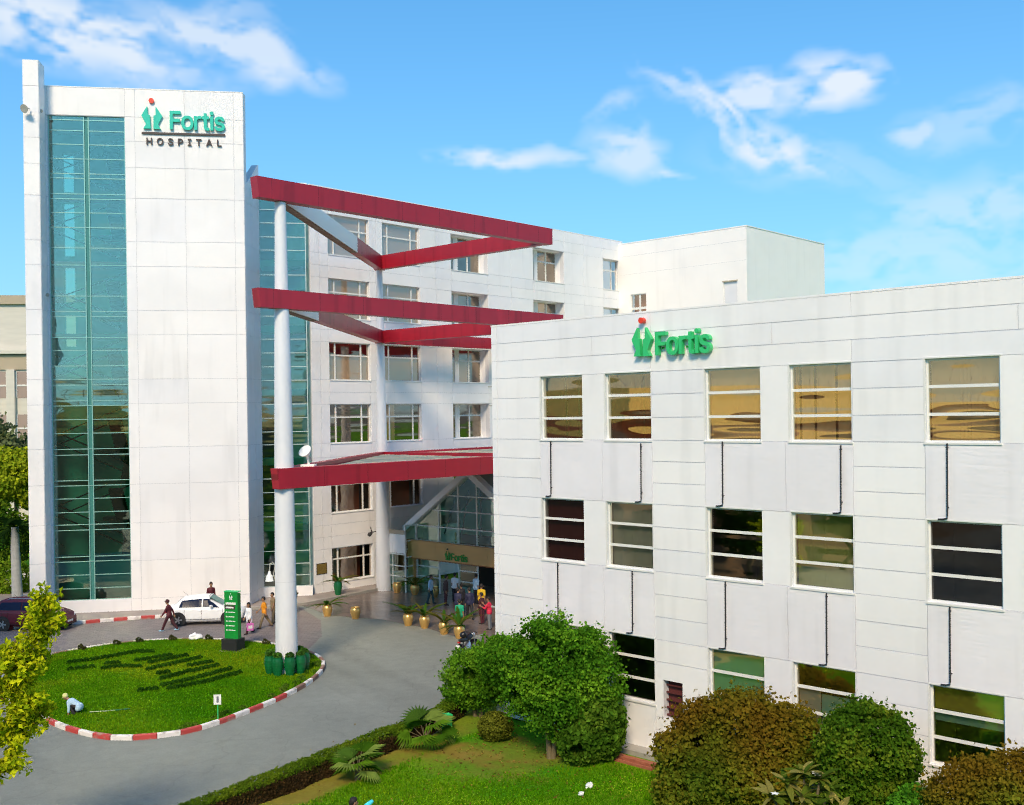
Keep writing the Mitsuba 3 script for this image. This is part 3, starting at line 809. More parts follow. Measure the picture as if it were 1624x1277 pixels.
boxpart(nb, 'end_wall', 'white_paint', MR, (26.7, 0.40, 0.0), (27.0, 15.7, NT - 0.006))
boxpart(nb, 'partition', 'interior', MR, (0.3, 4.6, 0.0), (26.6, 4.8, 13.1))
for z in (4.5, 8.8, 13.0):
    boxpart(nb, 'floor_slab', 'interior', MR, (0.3, 0.40, z - 0.2), (26.6, 4.6, z + 0.15))
for s in (8.1, 14.8, 21.5):
    boxpart(nb, 'partition', 'interior', MR, (s - 0.08, 0.4, 0.1), (s + 0.08, 4.6, 12.9))
boxpart(nb, 'vent_recess', 'blind_maroon', MR, (7.36, 0.3, 1.2), (8.17, 0.36, 2.5))
vd = MB()
for q in range(5): vd.box((7.41, 0.16, 1.3 + q * 0.24), (8.12, 0.22, 1.3 + q * 0.24 + 0.05), MR)
obj('vent_louvre', vd.get(), 'blind_maroon', nb, label='dark maroon vent opening low in the wall')
blind = {(0, 0): ('blind_maroon', .22), (1, 0): ('blind_maroon', .22), (2, 0): ('tan_blind_and_reflection', .2), (3, 0): ('tan_blind_and_reflection', .2), (4, 0): ('tan_blind_and_reflection', .2), (5, 0): ('tan_blind_and_reflection', .2),
         (0, 1): ('blind_maroon', .2), (1, 1): ('blind_grey', .2), (3, 1): ('blind_green', .2), (5, 1): ('blind_grey', .2), (2, 2): ('panel_teal', 0), (3, 2): ('panel_teal', 0), (4, 2): ('panel_olive', 0)}
for (c, r), h in nholes.items():
    s0, z0, s1, z1 = h
    t = (z1 - z0) / 3
    k = window(nb, MR, h, [], [(z0 + t, 0.042), (z0 + 2 * t, 0.042)], 0.10, 0.05, gl='glass_clear' if (c, r) in ((4, 1), (1, 2), (0, 1)) else 'glass_near', depth=0.07)
    boxpart(k, 'jamb_strip', 'frame_white', MR, (s0 - 0.045, -0.02, z0 - 0.004), (s0 - 0.002, 0.1, z1 + 0.045))
    boxpart(k, 'head_strip', 'frame_white', MR, (s0 - 0.002, -0.02, z1 + 0.003), (s1 + 0.03, 0.1, z1 + 0.043))
    if (c, r) in blind:
        mt, kind = blind[(c, r)]
        if kind:
            b = MB(); n = 19; w = (s1 - s0 - 0.12) / n
            for i in range(n):
                if r == 0 and rng.random() < 0.12: continue
                ang = math.radians(18 + 6 * rng.standard_normal())
                M2 = MR @ yaw(s0 + 0.06 + (i + 0.5) * w, 0.30, 0, ang)
                b.box((-w * 0.52, -0.004, z0 + 0.04), (w * 0.52, 0.004, z1 - 0.02), M2)
            obj('blinds', b.get(), mt, k, kind='stuff')
        else:
            if c == 2: boxpart(k, 'screen', mt, MR, (s0 + .05, .24, z0), (s1 - .05, .26, z1 - 0.03))
            if c == 3:
                boxpart(k, 'screen', mt, MR, (s0 + .75, .24, z0), (s1 - .05, .26, z0 + 1.25)); boxpart(k, 'screen', 'blind_grey', MR, (s0 + .05, .24, z0), (s0 + .72, .26, z0 + 1.4))
            if c == 4:
                boxpart(k, 'screen', mt, MR, (s0 + .05, .24, z1 - .66), (s1 - .05, .26, z1)); boxpart(k, 'screen', 'panel_teal', MR, (s0 + .05, .24, z1 - .98), (s1 - .05, .26, z1 - .70))
# drainpipes
for i, (s, za, zb) in enumerate([(2.86, 10.04, 8.12), (6.70, 10.0, 8.10), (9.73, 10.08, 8.12), (13.52, 10.0, 8.10), (16.44, 10.08, 8.10), (19.7, 10.05, 8.1), (3.10, 5.84, 3.80), (6.28, 5.84, 3.80), (9.76, 5.83, 3.78), (13.03, 5.83, 3.78), (16.45, 5.83, 3.78), (19.9, 5.83, 3.78)]):
    q = MB().tube([pL(s, -0.06, za, MR), pL(s - 0.01, -0.06, (za + zb) / 2, MR), pL(s - 0.02, -0.06, zb + 0.08, MR)], 0.022, 8)
    q.tube([pL(s - 0.02, -0.06, zb + 0.10, MR), pL(s - 0.025, -0.062, zb + 0.03, MR), pL(s - 0.12, -0.06, zb, MR), pL(s - 0.26, -0.06, zb - 0.01, MR)], 0.022, 8)
    for z in (za - 0.12, zb + 0.3):
        q.box((s - 0.04, -0.05, z), (s + 0.02, -0.012, z + 0.025), MR)
    obj('drainpipe', q.get(), 'pipe_black', nb, smooth=40)
for z in (12.0, 11.3, 7.9, 3.9):
    boxpart(nb, 'corner_tie', 'lamp_grey', MR, (-0.22, 0.02, z), (0.0, 0.08, z + 0.05))
ns = thing('wall_sign', 'green lettering with emblem and orange dot above the windows of the near block', 'sign')
emblem(ns, MR, 6.50, 12.80, 0.77, 0.92, 0.16, 'sign_green', -0.05)
letters(ns, 'Fortis', MR, 7.42, 12.82, 0.70, 2.02, 0.17, 'sign_green', -0.05, gap=0.03)
pl = MB()
for s in (6.75, 7.05, 7.6, 8.1, 8.5, 9.0, 9.3): pl.box((s - .03, -0.05, 13.0), (s + .03, 0.0, 13.06), MR)
obj('standoff', pl.get(), 'sign_green_dark', ns)
boxpart(nb, 'plinth', 'concrete', MR, (5.9, -0.55, 0.0), (8.1, -0.0, 0.16))

# ------------------------------------------------------------------ columns and red canopies
COL1, COL2 = np.array([-9.79, 44.80]), np.array([-8.25, 66.15])


def column(base, prof, label):
    k = thing('column', label, 'column')
    m = lathe([(0.0001, prof[0][1])] + prof + [(0.0001, prof[-1][1])], 40); m.apply_translation([*base, 0])
    obj('shaft', m, 'column_paint', k, smooth=35)
    for z, r in ((8.78, np.interp(8.78, [p[1] for p in prof], [p[0] for p in prof])), (4.0, np.interp(4.0, [p[1] for p in prof], [p[0] for p in prof]))):
        m = lathe([(r - 0.02, z - 0.012), (r + 0.003, z - 0.012), (r + 0.003, z + 0.012), (r - 0.02, z + 0.012)], 40); m.apply_translation([*base, 0])
        obj('joint_ring', m, 'joint', k, smooth=35)
    return k


column(COL1, [(0.475, 0.05), (0.47, 1.0), (0.41, 8.4), (0.34, 14.0), (0.285, 16.5), (0.235, 20.2)], 'tall white tapering column in the oval lawn among green jars')
column(COL2, [(0.47, 0.0), (0.465, 1.0), (0.40, 6.5), (0.33, 9.0), (0.25, 15.0), (0.18, 20.3)], 'white round column standing by the entrance at the back wall')
DA = np.array([.687, .727]); NA = np.array([.727, -.687])


def beam(parent, a, b, za, zb, w, h, mat='red_paint', off=0.0, ext=0.0, cut=None, name='beam'):
    """a prism from plan point a to plan point b; za, zb: underside heights; w: width, off: sideways offset (to the right of a->b)"""
    a, b = np.asarray(a, float), np.asarray(b, float)
    d = (b - a) / np.linalg.norm(b - a); n = np.array([d[1], -d[0]])
    pts = []
    for p, z, c in ((a, za, (cut or (0, 0))[0]), (b, zb, (cut or (0, 0))[1])):
        s = 1 if p is b else -1
        for q in (off - w / 2, off + w / 2):
            for t in (0, h):
                e = s * c * (t / h if h else 0)
                pts.append([*(p + n * q + d * e), z + t])
    return obj(name, hullpts(pts), mat, parent)


def canopy(label, z, h, sB, white, wall=False, deck=False, zC=None, s0=-1.35, fo=0.10):
    k = thing('red_canopy', label, 'canopy')
    A, B = COL1 + DA * s0, COL1 + DA * sB
    Cc = COL2 + np.array([0.0, 0.0])
    zC = z - 0.5 if zC is None else zC
    beam(k, A, B, z, z, 0.5, h, off=fo, cut=(0.10, 0.0))
    # beam from the front column to the rear column, its first stretch cream to paint in sun glare on the red
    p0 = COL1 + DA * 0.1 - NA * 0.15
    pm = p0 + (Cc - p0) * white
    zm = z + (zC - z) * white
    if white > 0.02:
        beam(k, p0, pm, z - 0.004, zm - 0.004, 0.46, h - 0.01, 'cream_glare_and_base')
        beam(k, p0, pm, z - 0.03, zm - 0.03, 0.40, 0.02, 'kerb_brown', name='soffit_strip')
    beam(k, pm, Cc + (Cc - p0) / np.linalg.norm(Cc - p0) * 0.15, zm - 0.004, zC - 0.004, 0.46, h - 0.012)
    # from the rear column out to the tip
    tip = B - DA * 0.4 - NA * 0.15
    beam(k, Cc, tip, zC - 0.008, z - 0.008, 0.44, h - 0.02)
    cap = MB().box((Cc[0] - .32, Cc[1] - .32, zC - .012), (Cc[0] + .32, Cc[1] + .32, zC + h - .03)); obj('node_cap', cap.get(), 'red_paint', k)
    W = Cc + DB * 15.5
    if wall:
        beam(k, Cc, W, zC - 0.016, z - 0.016, 0.4, h - 0.06)
        beam(k, B, W, z - 0.02, z - 0.02, 0.4, h - 0.07)
    if deck:
        P = Polygon([tuple(p0 + DA * 0.8), tuple(B), tuple(W), tuple(Cc)]).buffer(-0.15)
        u = np.array([DA[0], DA[1]])
        i = 0
        for q in np.arange(-1.0, 22.0, 0.62):
            c0 = COL1 - NA * q
            sl = Polygon([tuple(c0 - u * 5), tuple(c0 + u * 40), tuple(c0 + u * 40 - NA * 0.57), tuple(c0 - u * 5 - NA * 0.57)])
            r_ = P.intersection(sl)
            for gmy in getattr(r_, 'geoms', [r_]):
                if gmy.is_empty or gmy.area < 0.05: continue
                m = extr(gmy, 0.05); m.apply_translation([0, 0, z + h - 0.32 + 0.02 * (i % 2)])
                obj('deck_strip', m, ['deck_pale', 'deck_green', 'deck_pale'][i % 3], k)
            i += 1
        m = extr(P, 0.03); m.apply_translation([0, 0, z + 0.25])
        obj('soffit', m, 'interior_brown', k)
    return k


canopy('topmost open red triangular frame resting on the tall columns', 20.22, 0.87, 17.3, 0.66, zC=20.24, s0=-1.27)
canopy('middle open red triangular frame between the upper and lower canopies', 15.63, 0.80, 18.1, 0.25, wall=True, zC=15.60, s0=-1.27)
canopy('lowest red canopy with a decked roof above the entrance', 7.98, 0.87, 17.3, 0.0, wall=True, deck=True, zC=7.90, s0=-0.585, fo=0.25)
k = flood('white dome lamp standing on the lowest red canopy', np.array([-9.04, 45.8, 9.47]), (-0.3, -0.6, 0.5), size=0.30, mat='dish_white')
b = MB().tube([(-9.0, 45.9, 9.3), (-8.95, 46.0, 8.85)], 0.05, 6); b.box((-9.25, 45.6, 8.85), (-8.65, 46.2, 8.93)); obj('base', b.get(), 'cream_glare_and_base', k)
k = thing('wall_lamp', 'white bell lantern hanging from a bracket on the tall front column', 'lamp')
m = lathe([(0.001, 0.42), (0.05, 0.42), (0.07, 0.30), (0.13, 0.22), (0.17, 0.02), (0.19, 0.0), (0.17, -0.02), (0.001, -0.02)], 16); m.apply_translation([-10.46, 44.7, 4.03])
obj('shade', m, 'dish_white', k, smooth=40)
obj('bracket', MB().tube([(-10.22, 44.76, 4.66), (-10.33, 44.73, 4.83), (-10.43, 44.71, 4.76), (-10.46, 44.7, 4.43)], 0.025, 6).tube([(-10.22, 44.76, 4.0), (-10.29, 44.75, 4.3), (-10.22, 44.76, 4.7)], 0.02, 6).get(), 'lamp_grey', k)

# ------------------------------------------------------------------ entrance porch
en = thing('entrance_porch', 'gabled glass entrance porch with a tan fascia under the lowest canopy', 'building')
PK, PZ, EZ = 4.7, 7.62, 4.05
SL = (PZ - EZ) / (PK + 0.7)


def gz(t):
    return PZ - SL * abs(t - PK)


f = MB()
VT = [0.0, 2.02, 3.74, 5.32, 7.0, 9.4]
for t in VT:
    f.box((t - 0.035, 0.0, 0.0), (t + 0.035, 0.10, gz(t) - 0.25), ME)
ZE = [0.0, 0.97, 1.62, 2.2, 3.2, 4.13, 5.16, 6.10]
for z in ZE[1:]:
    a = max(0.0, PK - (PZ - 0.3 - z) / SL); b = min(9.4, PK + (PZ - 0.3 - z) / SL)
    if b > a:
        for i in range(len(VT) - 1):
            lo, hi = max(a, VT[i] + 0.035), min(b, VT[i + 1] - 0.035)
            if hi > lo and not (z < 2 and i in (1, 3)): f.box((lo, 0.004, z - 0.03), (hi, 0.09, z + 0.03), ME)
gl = obj('glazing_frame', f.get(), 'frame_white', en)
for i in range(len(VT) - 1):
    for j in range(len(ZE)):
        z0 = ZE[j]; z1 = ZE[j + 1] if j + 1 < len(ZE) else 9
        if z1 <= 2.2 and i in (1, 3): continue
        tri = Polygon([(PK - 20, PZ - 0.25 - 20 * SL), (PK + 20, PZ - 0.25 - 20 * SL), (PK, PZ - 0.25)])
        q = sbox(VT[i], z0, VT[i + 1], z1).intersection(tri)
        if q.is_empty or q.area < 0.03: continue
        v, ff = trimesh.creation.triangulate_polygon(q, engine='earcut')
        v = np.column_stack([v[:, 0], np.full(len(v), 0.05), v[:, 1]]) @ ME[:3, :3].T + ME[:3, 3]
        put('pane', mikit.ply((v, ff), 'glass_entry'), gl)
# left return towards the main block
MEr = mat4(E0 - DB * 0.95, DB)
f = MB()
for s in (0.0, 0.88): f.box((s, 0, 0), (s + 0.06, 0.09, 4.2), MEr)
for z in (0.97, 1.62, 2.2, 3.2, 4.13): f.box((0.06, 0.004, z - .03), (0.88, 0.085, z + .03), MEr)
g1 = obj('glazing_frame', f.get(), 'frame_white', en)
rect_pane(g1, 'glass_entry', MEr, 0.06, 0.0, 0.88, 4.2, 0.05)
E1 = E0 - DB * 0.95 - DR * 2.45
MEl = mat4(E1, DR)
f = MB()
for s in (0.0, 1.2, 2.36): f.box((s, 0, 0), (s + 0.06, 0.09, 3.3), MEl)
for z in (0.97, 1.62, 2.35): f.box((0.06, 0.004, z - .03), (1.2, 0.085, z + .03), MEl); f.box((1.26, 0.004, z - .03), (2.36, 0.085, z + .03), MEl)
g2 = obj('glazing_frame', f.get(), 'frame_white', en)
rect_pane(g2, 'glass_entry', MEl, 0.06, 0.0, 1.2, 2.4, 0.05); rect_pane(g2, 'glass_entry', MEl, 1.26, 0.0, 2.36, 2.4, 0.05)
boxpart(en, 'wall', 'white_paint', MEl, (0.0, 0.0, 2.42), (2.42, 0.12, 3.6))
boxpart(en, 'wall_trim', 'tan_trim', MEl, (0.0, -0.03, 3.6), (2.42, 0.12, 3.85))
# raking beams
for sgn in (-1, 1):
    a, b = PK + sgn * 5.75, PK
    pts = []
    for t in (a, b):
        zz = PZ - SL * abs(t - PK)
        for y in (-0.22, 0.30):
            for dz in (-0.24, 0.20):
                pts.append((ME @ np.array([t, y, zz + dz, 1]))[:3])
    obj('gable_beam', hullpts(pts), 'white_paint', en)
    pts = []
    for t in (a, b):
        zz = PZ - SL * abs(t - PK)
        for y in (0.31, 11.0):
            for dz in (0.0, 0.14):
                pts.append((ME @ np.array([t, y, zz + dz, 1]))[:3])
    obj('roof', hullpts(pts), 'concrete', en)
ft = MB()
for i, (a, b) in enumerate([(-0.05, 2.2), (2.21, 4.4), (4.41, 6.6), (6.61, 9.6)]):
    boxpart(en, 'fascia_panel', 'fascia_tan', ME, (a, -0.42, 2.15), (b, -0.02, 3.22))
boxpart(en, 'fascia_soffit', 'interior_brown', ME, (-0.05, -0.41, 2.10), (9.6, 0.0, 2.146))
boxpart(en, 'pillar', 'fascia_tan', ME, (-0.50, -0.30, 0.0), (0.0, 0.12, 2.1))
boxpart(en, 'pillar', 'fascia_tan', ME, (-0.50, -0.30, 2.1), (-0.06, 0.12, 3.22))
boxpart(en, 'interior_wall', 'interior', ME, (0.0, 7.5, 0.0), (9.4, 7.7, 6.5))
boxpart(en, 'interior_wall', 'interior_teal', ME, (0.1, 3.5, 3.3), (9.3, 3.6, 5.6))
boxpart(en, 'interior_wall', 'interior_dark', ME, (-0.2, 4.0, 0.0), (9.4, 4.1, 3.2))
boxpart(en, 'interior_floor', 'apron_tile', ME, (-0.9, 0.1, 0.0), (9.4, 7.5, 0.02))
tr = MB()
for t in (1.5, 3.0, 4.7, 6.4): tr.tube([(ME @ np.array([t, 1.0, 3.6, 1]))[:3], (ME @ np.array([t + (4.7 - t) * 0.4, 1.0, 6.4, 1]))[:3]], 0.05, 6)
tr.tube([(ME @ np.array([0.4, 1.0, 4.0, 1]))[:3], (ME @ np.array([9.0, 1.0, 4.0, 1]))[:3]], 0.06, 6)
obj('roof_truss', tr.get(), 'frame_dark', en)
cd = MB().box((3.8, -0.32, 0.0), (5.2, 0.0, 0.62), ME); cd.box((3.74, -0.38, 0.62), (5.26, -0.01, 0.68), ME)
obj('counter', cd.get(), 'blind_teal', en)
es = thing('wall_sign', 'small green lettering with emblem on the tan fascia over the entrance', 'sign')
emblem(es, ME, 3.03, 2.26, 0.48, 0.52, 0.05, 'sign_green_dark', -0.425, dot='sign_brown')
letters(es, 'Fortis', ME, 3.55, 2.27, 0.40, 1.42, 0.05, 'sign_green_dark', -0.425, gap=0.03)

# ------------------------------------------------------------------ far left building, buildings across the road (seen mirrored in the panes)
fb = thing('far_building', 'beige building far left with pilasters, half hidden behind trees', 'building')
MFb = mat4((-78, 104), (0.985, 0.12))
boxpart(fb, 'wall', 'beige_wall', MFb, (0, 0.0, 0), (36, 14, 23.0)); boxpart(fb, 'parapet', 'tan_trim', MFb, (-0.3, -0.35, 23.0), (36.3, 14, 23.9))
boxpart(fb, 'ledge', 'beige_wall', MFb, (-0.2, -0.6, 17.9), (36.2, -0.003, 18.3)); boxpart(fb, 'band', 'tan_trim', MFb, (0, -0.2, 16.3), (36, -0.002, 17.8))
for i in range(14):
    boxpart(fb, 'pilaster', 'beige_wall', MFb, (i * 2.7 - 0.4, -0.5, 0), (i * 2.7 + 0.4, -0.004, 16.3))
    if i < 13:
        for z in (4.5, 9.0, 13.4):
            f = MB(); s0 = i * 2.7 + 0.42
            f.box((s0, -0.12, z), (s0 + 0.12, -0.01, z + 2.7), MFb); f.box((s0 + 1.74, -0.12, z), (s0 + 1.86, -0.01, z + 2.7), MFb); f.box((s0 + .12, -0.1, z + 1.2), (s0 + 1.74, -0.01, z + 1.36), MFb)
            w = obj('window', f.get(), 'frame_white', fb)
            boxpart(w, 'pane', 'pane_pale', MFb, (s0 + .12, -0.05, z), (s0 + 1.74, -0.012, z + 2.7))

ob = thing('opposite_building', 'long ochre-banded building across the road facing the near block, seen only as reflections', 'building')
MO = mat4((-47, -2), (0.60, 0.80))
MO[:2, 1] *= 1
boxpart(ob, 'wall', 'tan_wall', MO, (-50, 0.0, 0), (40, 12, 9.9)); boxpart(ob, 'band', 'yellow_wall', MO, (-50, -0.6, 10.5), (40, 12, 12.3)); boxpart(ob, 'recess', 'interior_brown', MO, (-50, 0.2, 9.9), (40, 12, 10.5))
boxpart(ob, 'ledge', 'yellow_wall', MO, (-50, -0.5, 8.6), (40, -0.002, 9.2)); boxpart(ob, 'upper_wall', 'greygreen_wall', MO, (-50, 6.0, 12.3), (40, 12, 19.0))
rl = MB()
for s in np.arange(-50, 40.1, 2.0): rl.box((s, -0.4, 12.3), (s + .06, -0.34, 13.5), MO)
for z in (12.7, 13.1, 13.45): rl.box((-50, -0.4, z), (40, -0.35, z + .05), MO)
obj('railing', rl.get(), 'lamp_grey', ob)
for s in np.arange(-46, 38, 4.0):
    boxpart(ob, 'window', 'interior_dark', MO, (s, -0.05, 5.2), (s + 2.0, -0.002, 7.6)); boxpart(ob, 'window', 'interior_dark', MO, (s, -0.05, 1.4), (s + 2.0, -0.002, 3.6))
ob = thing('camera_side_building', 'ochre-banded building behind the viewpoint, seen only as reflections', 'building')
MQ = mat4((38, -14), (-1.0, 0.0))
boxpart(ob, 'wall', 'tan_wall', MQ, (0, 0.0, 0), (80, 12, 9.0)); obj('sheet_roof', hullpts([(MQ @ np.array([x, y, z, 1]))[:3] for x in (0, 80) for (y, z) in ((-0.5, 9.5), (-0.5, 9.9), (9.0, 12.7), (9.0, 12.3))]), 'yellow_wall', ob); boxpart(ob, 'recess', 'interior_brown', MQ, (0, 0.2, 9.0), (80, 12, 9.6)); boxpart(ob, 'upper_wall', 'greygreen_wall', MQ, (8, 9.2, 9.0), (70, 12, 12.5))  # sloping yellow roof is added, tilted to catch sun for the tower glass
for s in np.arange(2, 78, 4.0):
    boxpart(ob, 'window', 'interior_dark', MQ, (s, -0.05, 5.2), (s + 2.2, -0.002, 7.8)); boxpart(ob, 'window', 'interior_dark', MQ, (s, -0.05, 1.4), (s + 2.2, -0.002, 3.6))

# ------------------------------------------------------------------ vegetation
def leaf_mesh(pos, out, size, col, rg, fold=0.25, aspect=0.42, spread=0.9):
    """one folded leaf per row: 4 points, 2 triangles"""
    n = len(pos)
    d = out + rg.normal(0, spread, (n, 3)); d /= np.linalg.norm(d, axis=1, keepdims=True)
    u = np.cross(d, rg.normal(0, 1, (n, 3))); u /= np.linalg.norm(u, axis=1, keepdims=True)
    w = np.cross(d, u)
    L = (size * rg.uniform(0.7, 1.3, n))[:, None]
    base, tip = pos - u * L * 0.5, pos + u * L * 0.5 - d * L * 0.12
    a = pos + w * L * aspect + d * L * fold * aspect; b = pos - w * L * aspect + d * L * fold * aspect
    v = np.stack([base, a, tip, b], 1).reshape(-1, 3)
    i = np.arange(n)[:, None] * 4
    f = np.vstack([i + [0, 1, 2], i + [0, 2, 3]])
    return v, f, np.repeat(col, 4, 0)


def palette(pos, cols, rg, scale=1.2, seed=0, jit=0.25):
    cols = np.asarray(cols, float)
    t = np.clip(meshkit.fbm(pos * scale + 31, 3, seed) * 1.5 - 0.25 + rg.normal(0, 0.13, len(pos)), 0, 0.999) * (len(cols) - 1)
    i = t.astype(int); f = (t - i)[:, None]
    c = cols[i] * (1 - f) + cols[i + 1] * f
    return np.clip(c * rg.uniform(1 - jit, 1 + jit, (len(pos), 1)), 0.002, 0.9)


def crown_points(blobs, n, rg, rough=0.35, gap=0.30, shell=0.16, seed=0, nscale=1.6, sprig=0.06):
    blobs = np.asarray(blobs, float)          # x y z rx ry rz
    area = (blobs[:, 3] * blobs[:, 4] * blobs[:, 5]) ** (2 / 3)
    pick = rg.choice(len(blobs), n, p=area / area.sum())
    d = rg.normal(0, 1, (n, 3)); d /= np.linalg.norm(d, axis=1, keepdims=True)
    b = blobs[pick]
    lump = meshkit.fbm(d * 2.2 + pick[:, None] * 7.3 + 50, 3, seed)
    fac = (1 - np.abs(rg.normal(0, shell, n))) * (1 - rough * 0.5 + rough * lump)
    fac = np.where(rg.random(n) < sprig, fac * rg.uniform(1.0, 1.22, n), fac)
    p = b[:, :3] + d * b[:, 3:] * fac[:, None]
    keep = (meshkit.noise(p * nscale + 90, seed) > gap) & (p[:, 2] > 0.03)
    nd = d / b[:, 3:]; nd /= np.linalg.norm(nd, axis=1, keepdims=True)
    return p[keep], nd[keep]


def foliage(parent, blobs, n, size, cols, seed, name='crown', mat='leaf', top=None, **kw):
    rg = np.random.default_rng(seed)
    lk = {k_: kw.pop(k_) for k_ in ('fold', 'aspect', 'spread') if k_ in kw}
    sc = kw.pop('scale', 1.2)
    kw_bright = kw.pop('bright', 2.1)
    p, d = crown_points(blobs, n, rg, seed=seed, **kw)
    c = palette(p, np.asarray(cols) * kw_bright, rg, sc, seed, 0.4)
    if top is not None:      # young growth towards the outside top
        z = p[:, 2]; t = np.clip((z - np.quantile(z, 0.45)) / (np.quantile(z, 0.97) - np.quantile(z, 0.45) + 1e-6), 0, 1)
        t = (t * meshkit.fbm(p * 0.9 + 11, 3, seed + 3) * 1.7).clip(0, 1)[:, None]
        c = c * (1 - t) + np.asarray(top) * t * rg.uniform(0.7, 1.3, (len(p), 1))
    v, f, cc = leaf_mesh(p, d * 0.9, size, c, rg, **lk)
    return put(name, mikit.ply((v, f), mat, smooth=False, color=cc), parent)


def trunk(parent, pts_list, name='trunk', mat='bark'):
    b = MB()
    for pts, r0, r1 in pts_list:
        b.tube(pts, np.linspace(r0, r1, len(pts)), 8)
    return obj(name, b.get(), mat, parent, smooth=50)


G0 = [(0.006, 0.016, 0.002), (0.012, 0.03, 0.003)]
G1 = [(0.018, 0.060, 0.004), (0.035, 0.105, 0.006), (0.075, 0.150, 0.010)]
# the big round tree in front of the near block
t = thing('garden_tree', 'largest round green garden tree in front of the near block corner', 'tree')
foliage(t, [(1.35, 33.6, 2.75, 1.62, 1.5, 1.65), (2.35, 33.7, 2.4, 1.15, 1.2, 1.5), (0.35, 33.6, 2.9, 1.0, 1.1, 1.1), (1.2, 33.2, 1.75, 1.35, 1.1, 0.8), (-0.4, 34.4, 2.9, 0.9, 0.9, 0.8), (0.9, 33.5, 3.8, 0.8, 0.8, 0.6), (2.2, 33.6, 3.5, 0.7, 0.7, 0.6), (1.75, 33.1, 1.15, 0.85, 0.7, 0.75), (0.25, 33.6, 2.0, 0.75, 0.8, 0.7)], 52000, 0.105,
        [(0.014, 0.046, 0.003), (0.030, 0.088, 0.005), (0.085, 0.165, 0.010)], 21, bright=2.6, gap=0.34, rough=0.95, shell=0.26, nscale=2.3, sprig=0.16)
trunk(t, [([(1.05, 33.4, 0), (1.0, 33.4, 0.8), (0.8, 33.5, 1.6), (0.6, 33.5, 2.5)], 0.10, 0.04), ([(1.15, 33.4, 0), (1.25, 33.4, 0.9), (1.5, 33.5, 1.7), (1.7, 33.5, 2.7)], 0.09, 0.04), ([(1.95, 33.3, 0), (2.0, 33.3, 0.9), (2.1, 33.4, 2.0)], 0.07, 0.04)])
t = thing('garden_tree', 'smaller bushy green tree on the drive side of the largest garden tree', 'tree')
foliage(t, [(-1.75, 38.4, 1.55, 0.95, 1.0, 0.85), (-1.15, 38.0, 1.9, 0.9, 0.9, 0.75), (-1.95, 38.2, 1.0, 0.75, 0.8, 0.65), (-0.7, 37.3, 2.45, 0.85, 0.8, 0.75), (-1.2, 37.9, 1.1, 0.8, 0.7, 0.7)], 28000, 0.10, [(0.022, 0.060, 0.003), (0.040, 0.105, 0.006), (0.09, 0.165, 0.010)], 22, bright=2.4, gap=0.36, rough=0.95, shell=0.26, nscale=2.4, sprig=0.16)
trunk(t, [([(-1.5, 38.2, 0), (-1.55, 38.2, 0.7), (-1.7, 38.3, 1.5)], 0.09, 0.05), ([(-1.3, 38.1, 0), (-1.2, 38.0, 0.9), (-1.0, 37.8, 2.0)], 0.08, 0.04)])
t = thing('leafy_shrub', 'broad-leaved dark shrub at the right foot of the largest garden tree', 'shrub')
foliage(t, [(2.55, 33.0, 1.15, 0.95, 0.8, 1.1), (2.0, 32.7, 0.8, 0.75, 0.6, 0.75)], 5200, 0.17, [(0.02, 0.055, 0.004), (0.045, 0.095, 0.008), (0.10, 0.155, 0.015)], 23, name='foliage', gap=0.2, mat='leaf_gloss')
trunk(t, [([(2.3, 32.8, 0), (2.35, 32.8, 0.5), (2.4, 32.9, 1.0)], 0.05, 0.03)], name='stem')
t = thing('ball_shrub', 'small clipped olive ball shrub on bare earth left of the largest garden tree', 'shrub')
foliage(t, [(-0.72, 35.4, 0.45, 0.62, 0.6, 0.5)], 3200, 0.085, [(0.05, 0.06, 0.006), (0.09, 0.10, 0.012)], 24, name='foliage', gap=0.12, rough=0.2)
trunk(t, [([(-0.72, 35.4, 0), (-0.72, 35.4, 0.3)], 0.05, 0.03)], name='stem')
# big russet shrub and its neighbours
RUS = [(0.032, 0.062, 0.005), (0.060, 0.085, 0.007), (0.095, 0.095, 0.008), (0.105, 0.066, 0.008)]
t = thing('russet_shrub', 'huge rounded green and russet shrub under the near block windows', 'shrub')
foliage(t, [(6.15, 29.6, 1.55, 1.75, 1.25, 1.60), (5.15, 29.4, 1.15, 1.35, 1.15, 1.2), (7.3, 29.0, 1.55, 1.15, 1.0, 1.35), (6.3, 28.6, 1.0, 1.6, 1.0, 1.0), (4.75, 28.6, 0.6, 1.0, 0.9, 0.75)], 52000, 0.115, RUS, 25, name='foliage', gap=0.24, rough=0.65, shell=0.2, sprig=0.12, top=(0.19, 0.115, 0.012), scale=0.6)
trunk(t, [([(6.2, 29.2, 0), (6.2, 29.2, 0.6), (6.2, 29.3, 1.4)], 0.09, 0.04), ([(5.6, 29.2, 0), (5.5, 29.2, 1.0)], 0.06, 0.04)], name='stem')
t = thing('ball_tree', 'dense dark green ball-shaped tree right of the russet shrub', 'tree')
foliage(t, [(8.95, 26.7, 2.28, 1.22, 1.2, 1.22), (8.9, 26.6, 1.3, 1.15, 1.1, 1.0)], 30000, 0.10, [(0.016, 0.042, 0.003), (0.035, 0.078, 0.005), (0.10, 0.13, 0.010)], 26, gap=0.22, rough=0.45, sprig=0.12)
trunk(t, [([(8.95, 26.8, 0), (8.95, 26.8, 1.0), (8.95, 26.8, 2.0)], 0.10, 0.05)])
t = thing('leafy_shrub', 'bright green low shrub between the dark ball tree and the corner shrub', 'shrub')
foliage(t, [(9.55, 25.2, 0.95, 0.85, 0.7, 1.0)], 5200, 0.09, [(0.03, 0.10, 0.006), (0.05, 0.15, 0.01)], 27, name='foliage', gap=0.12)
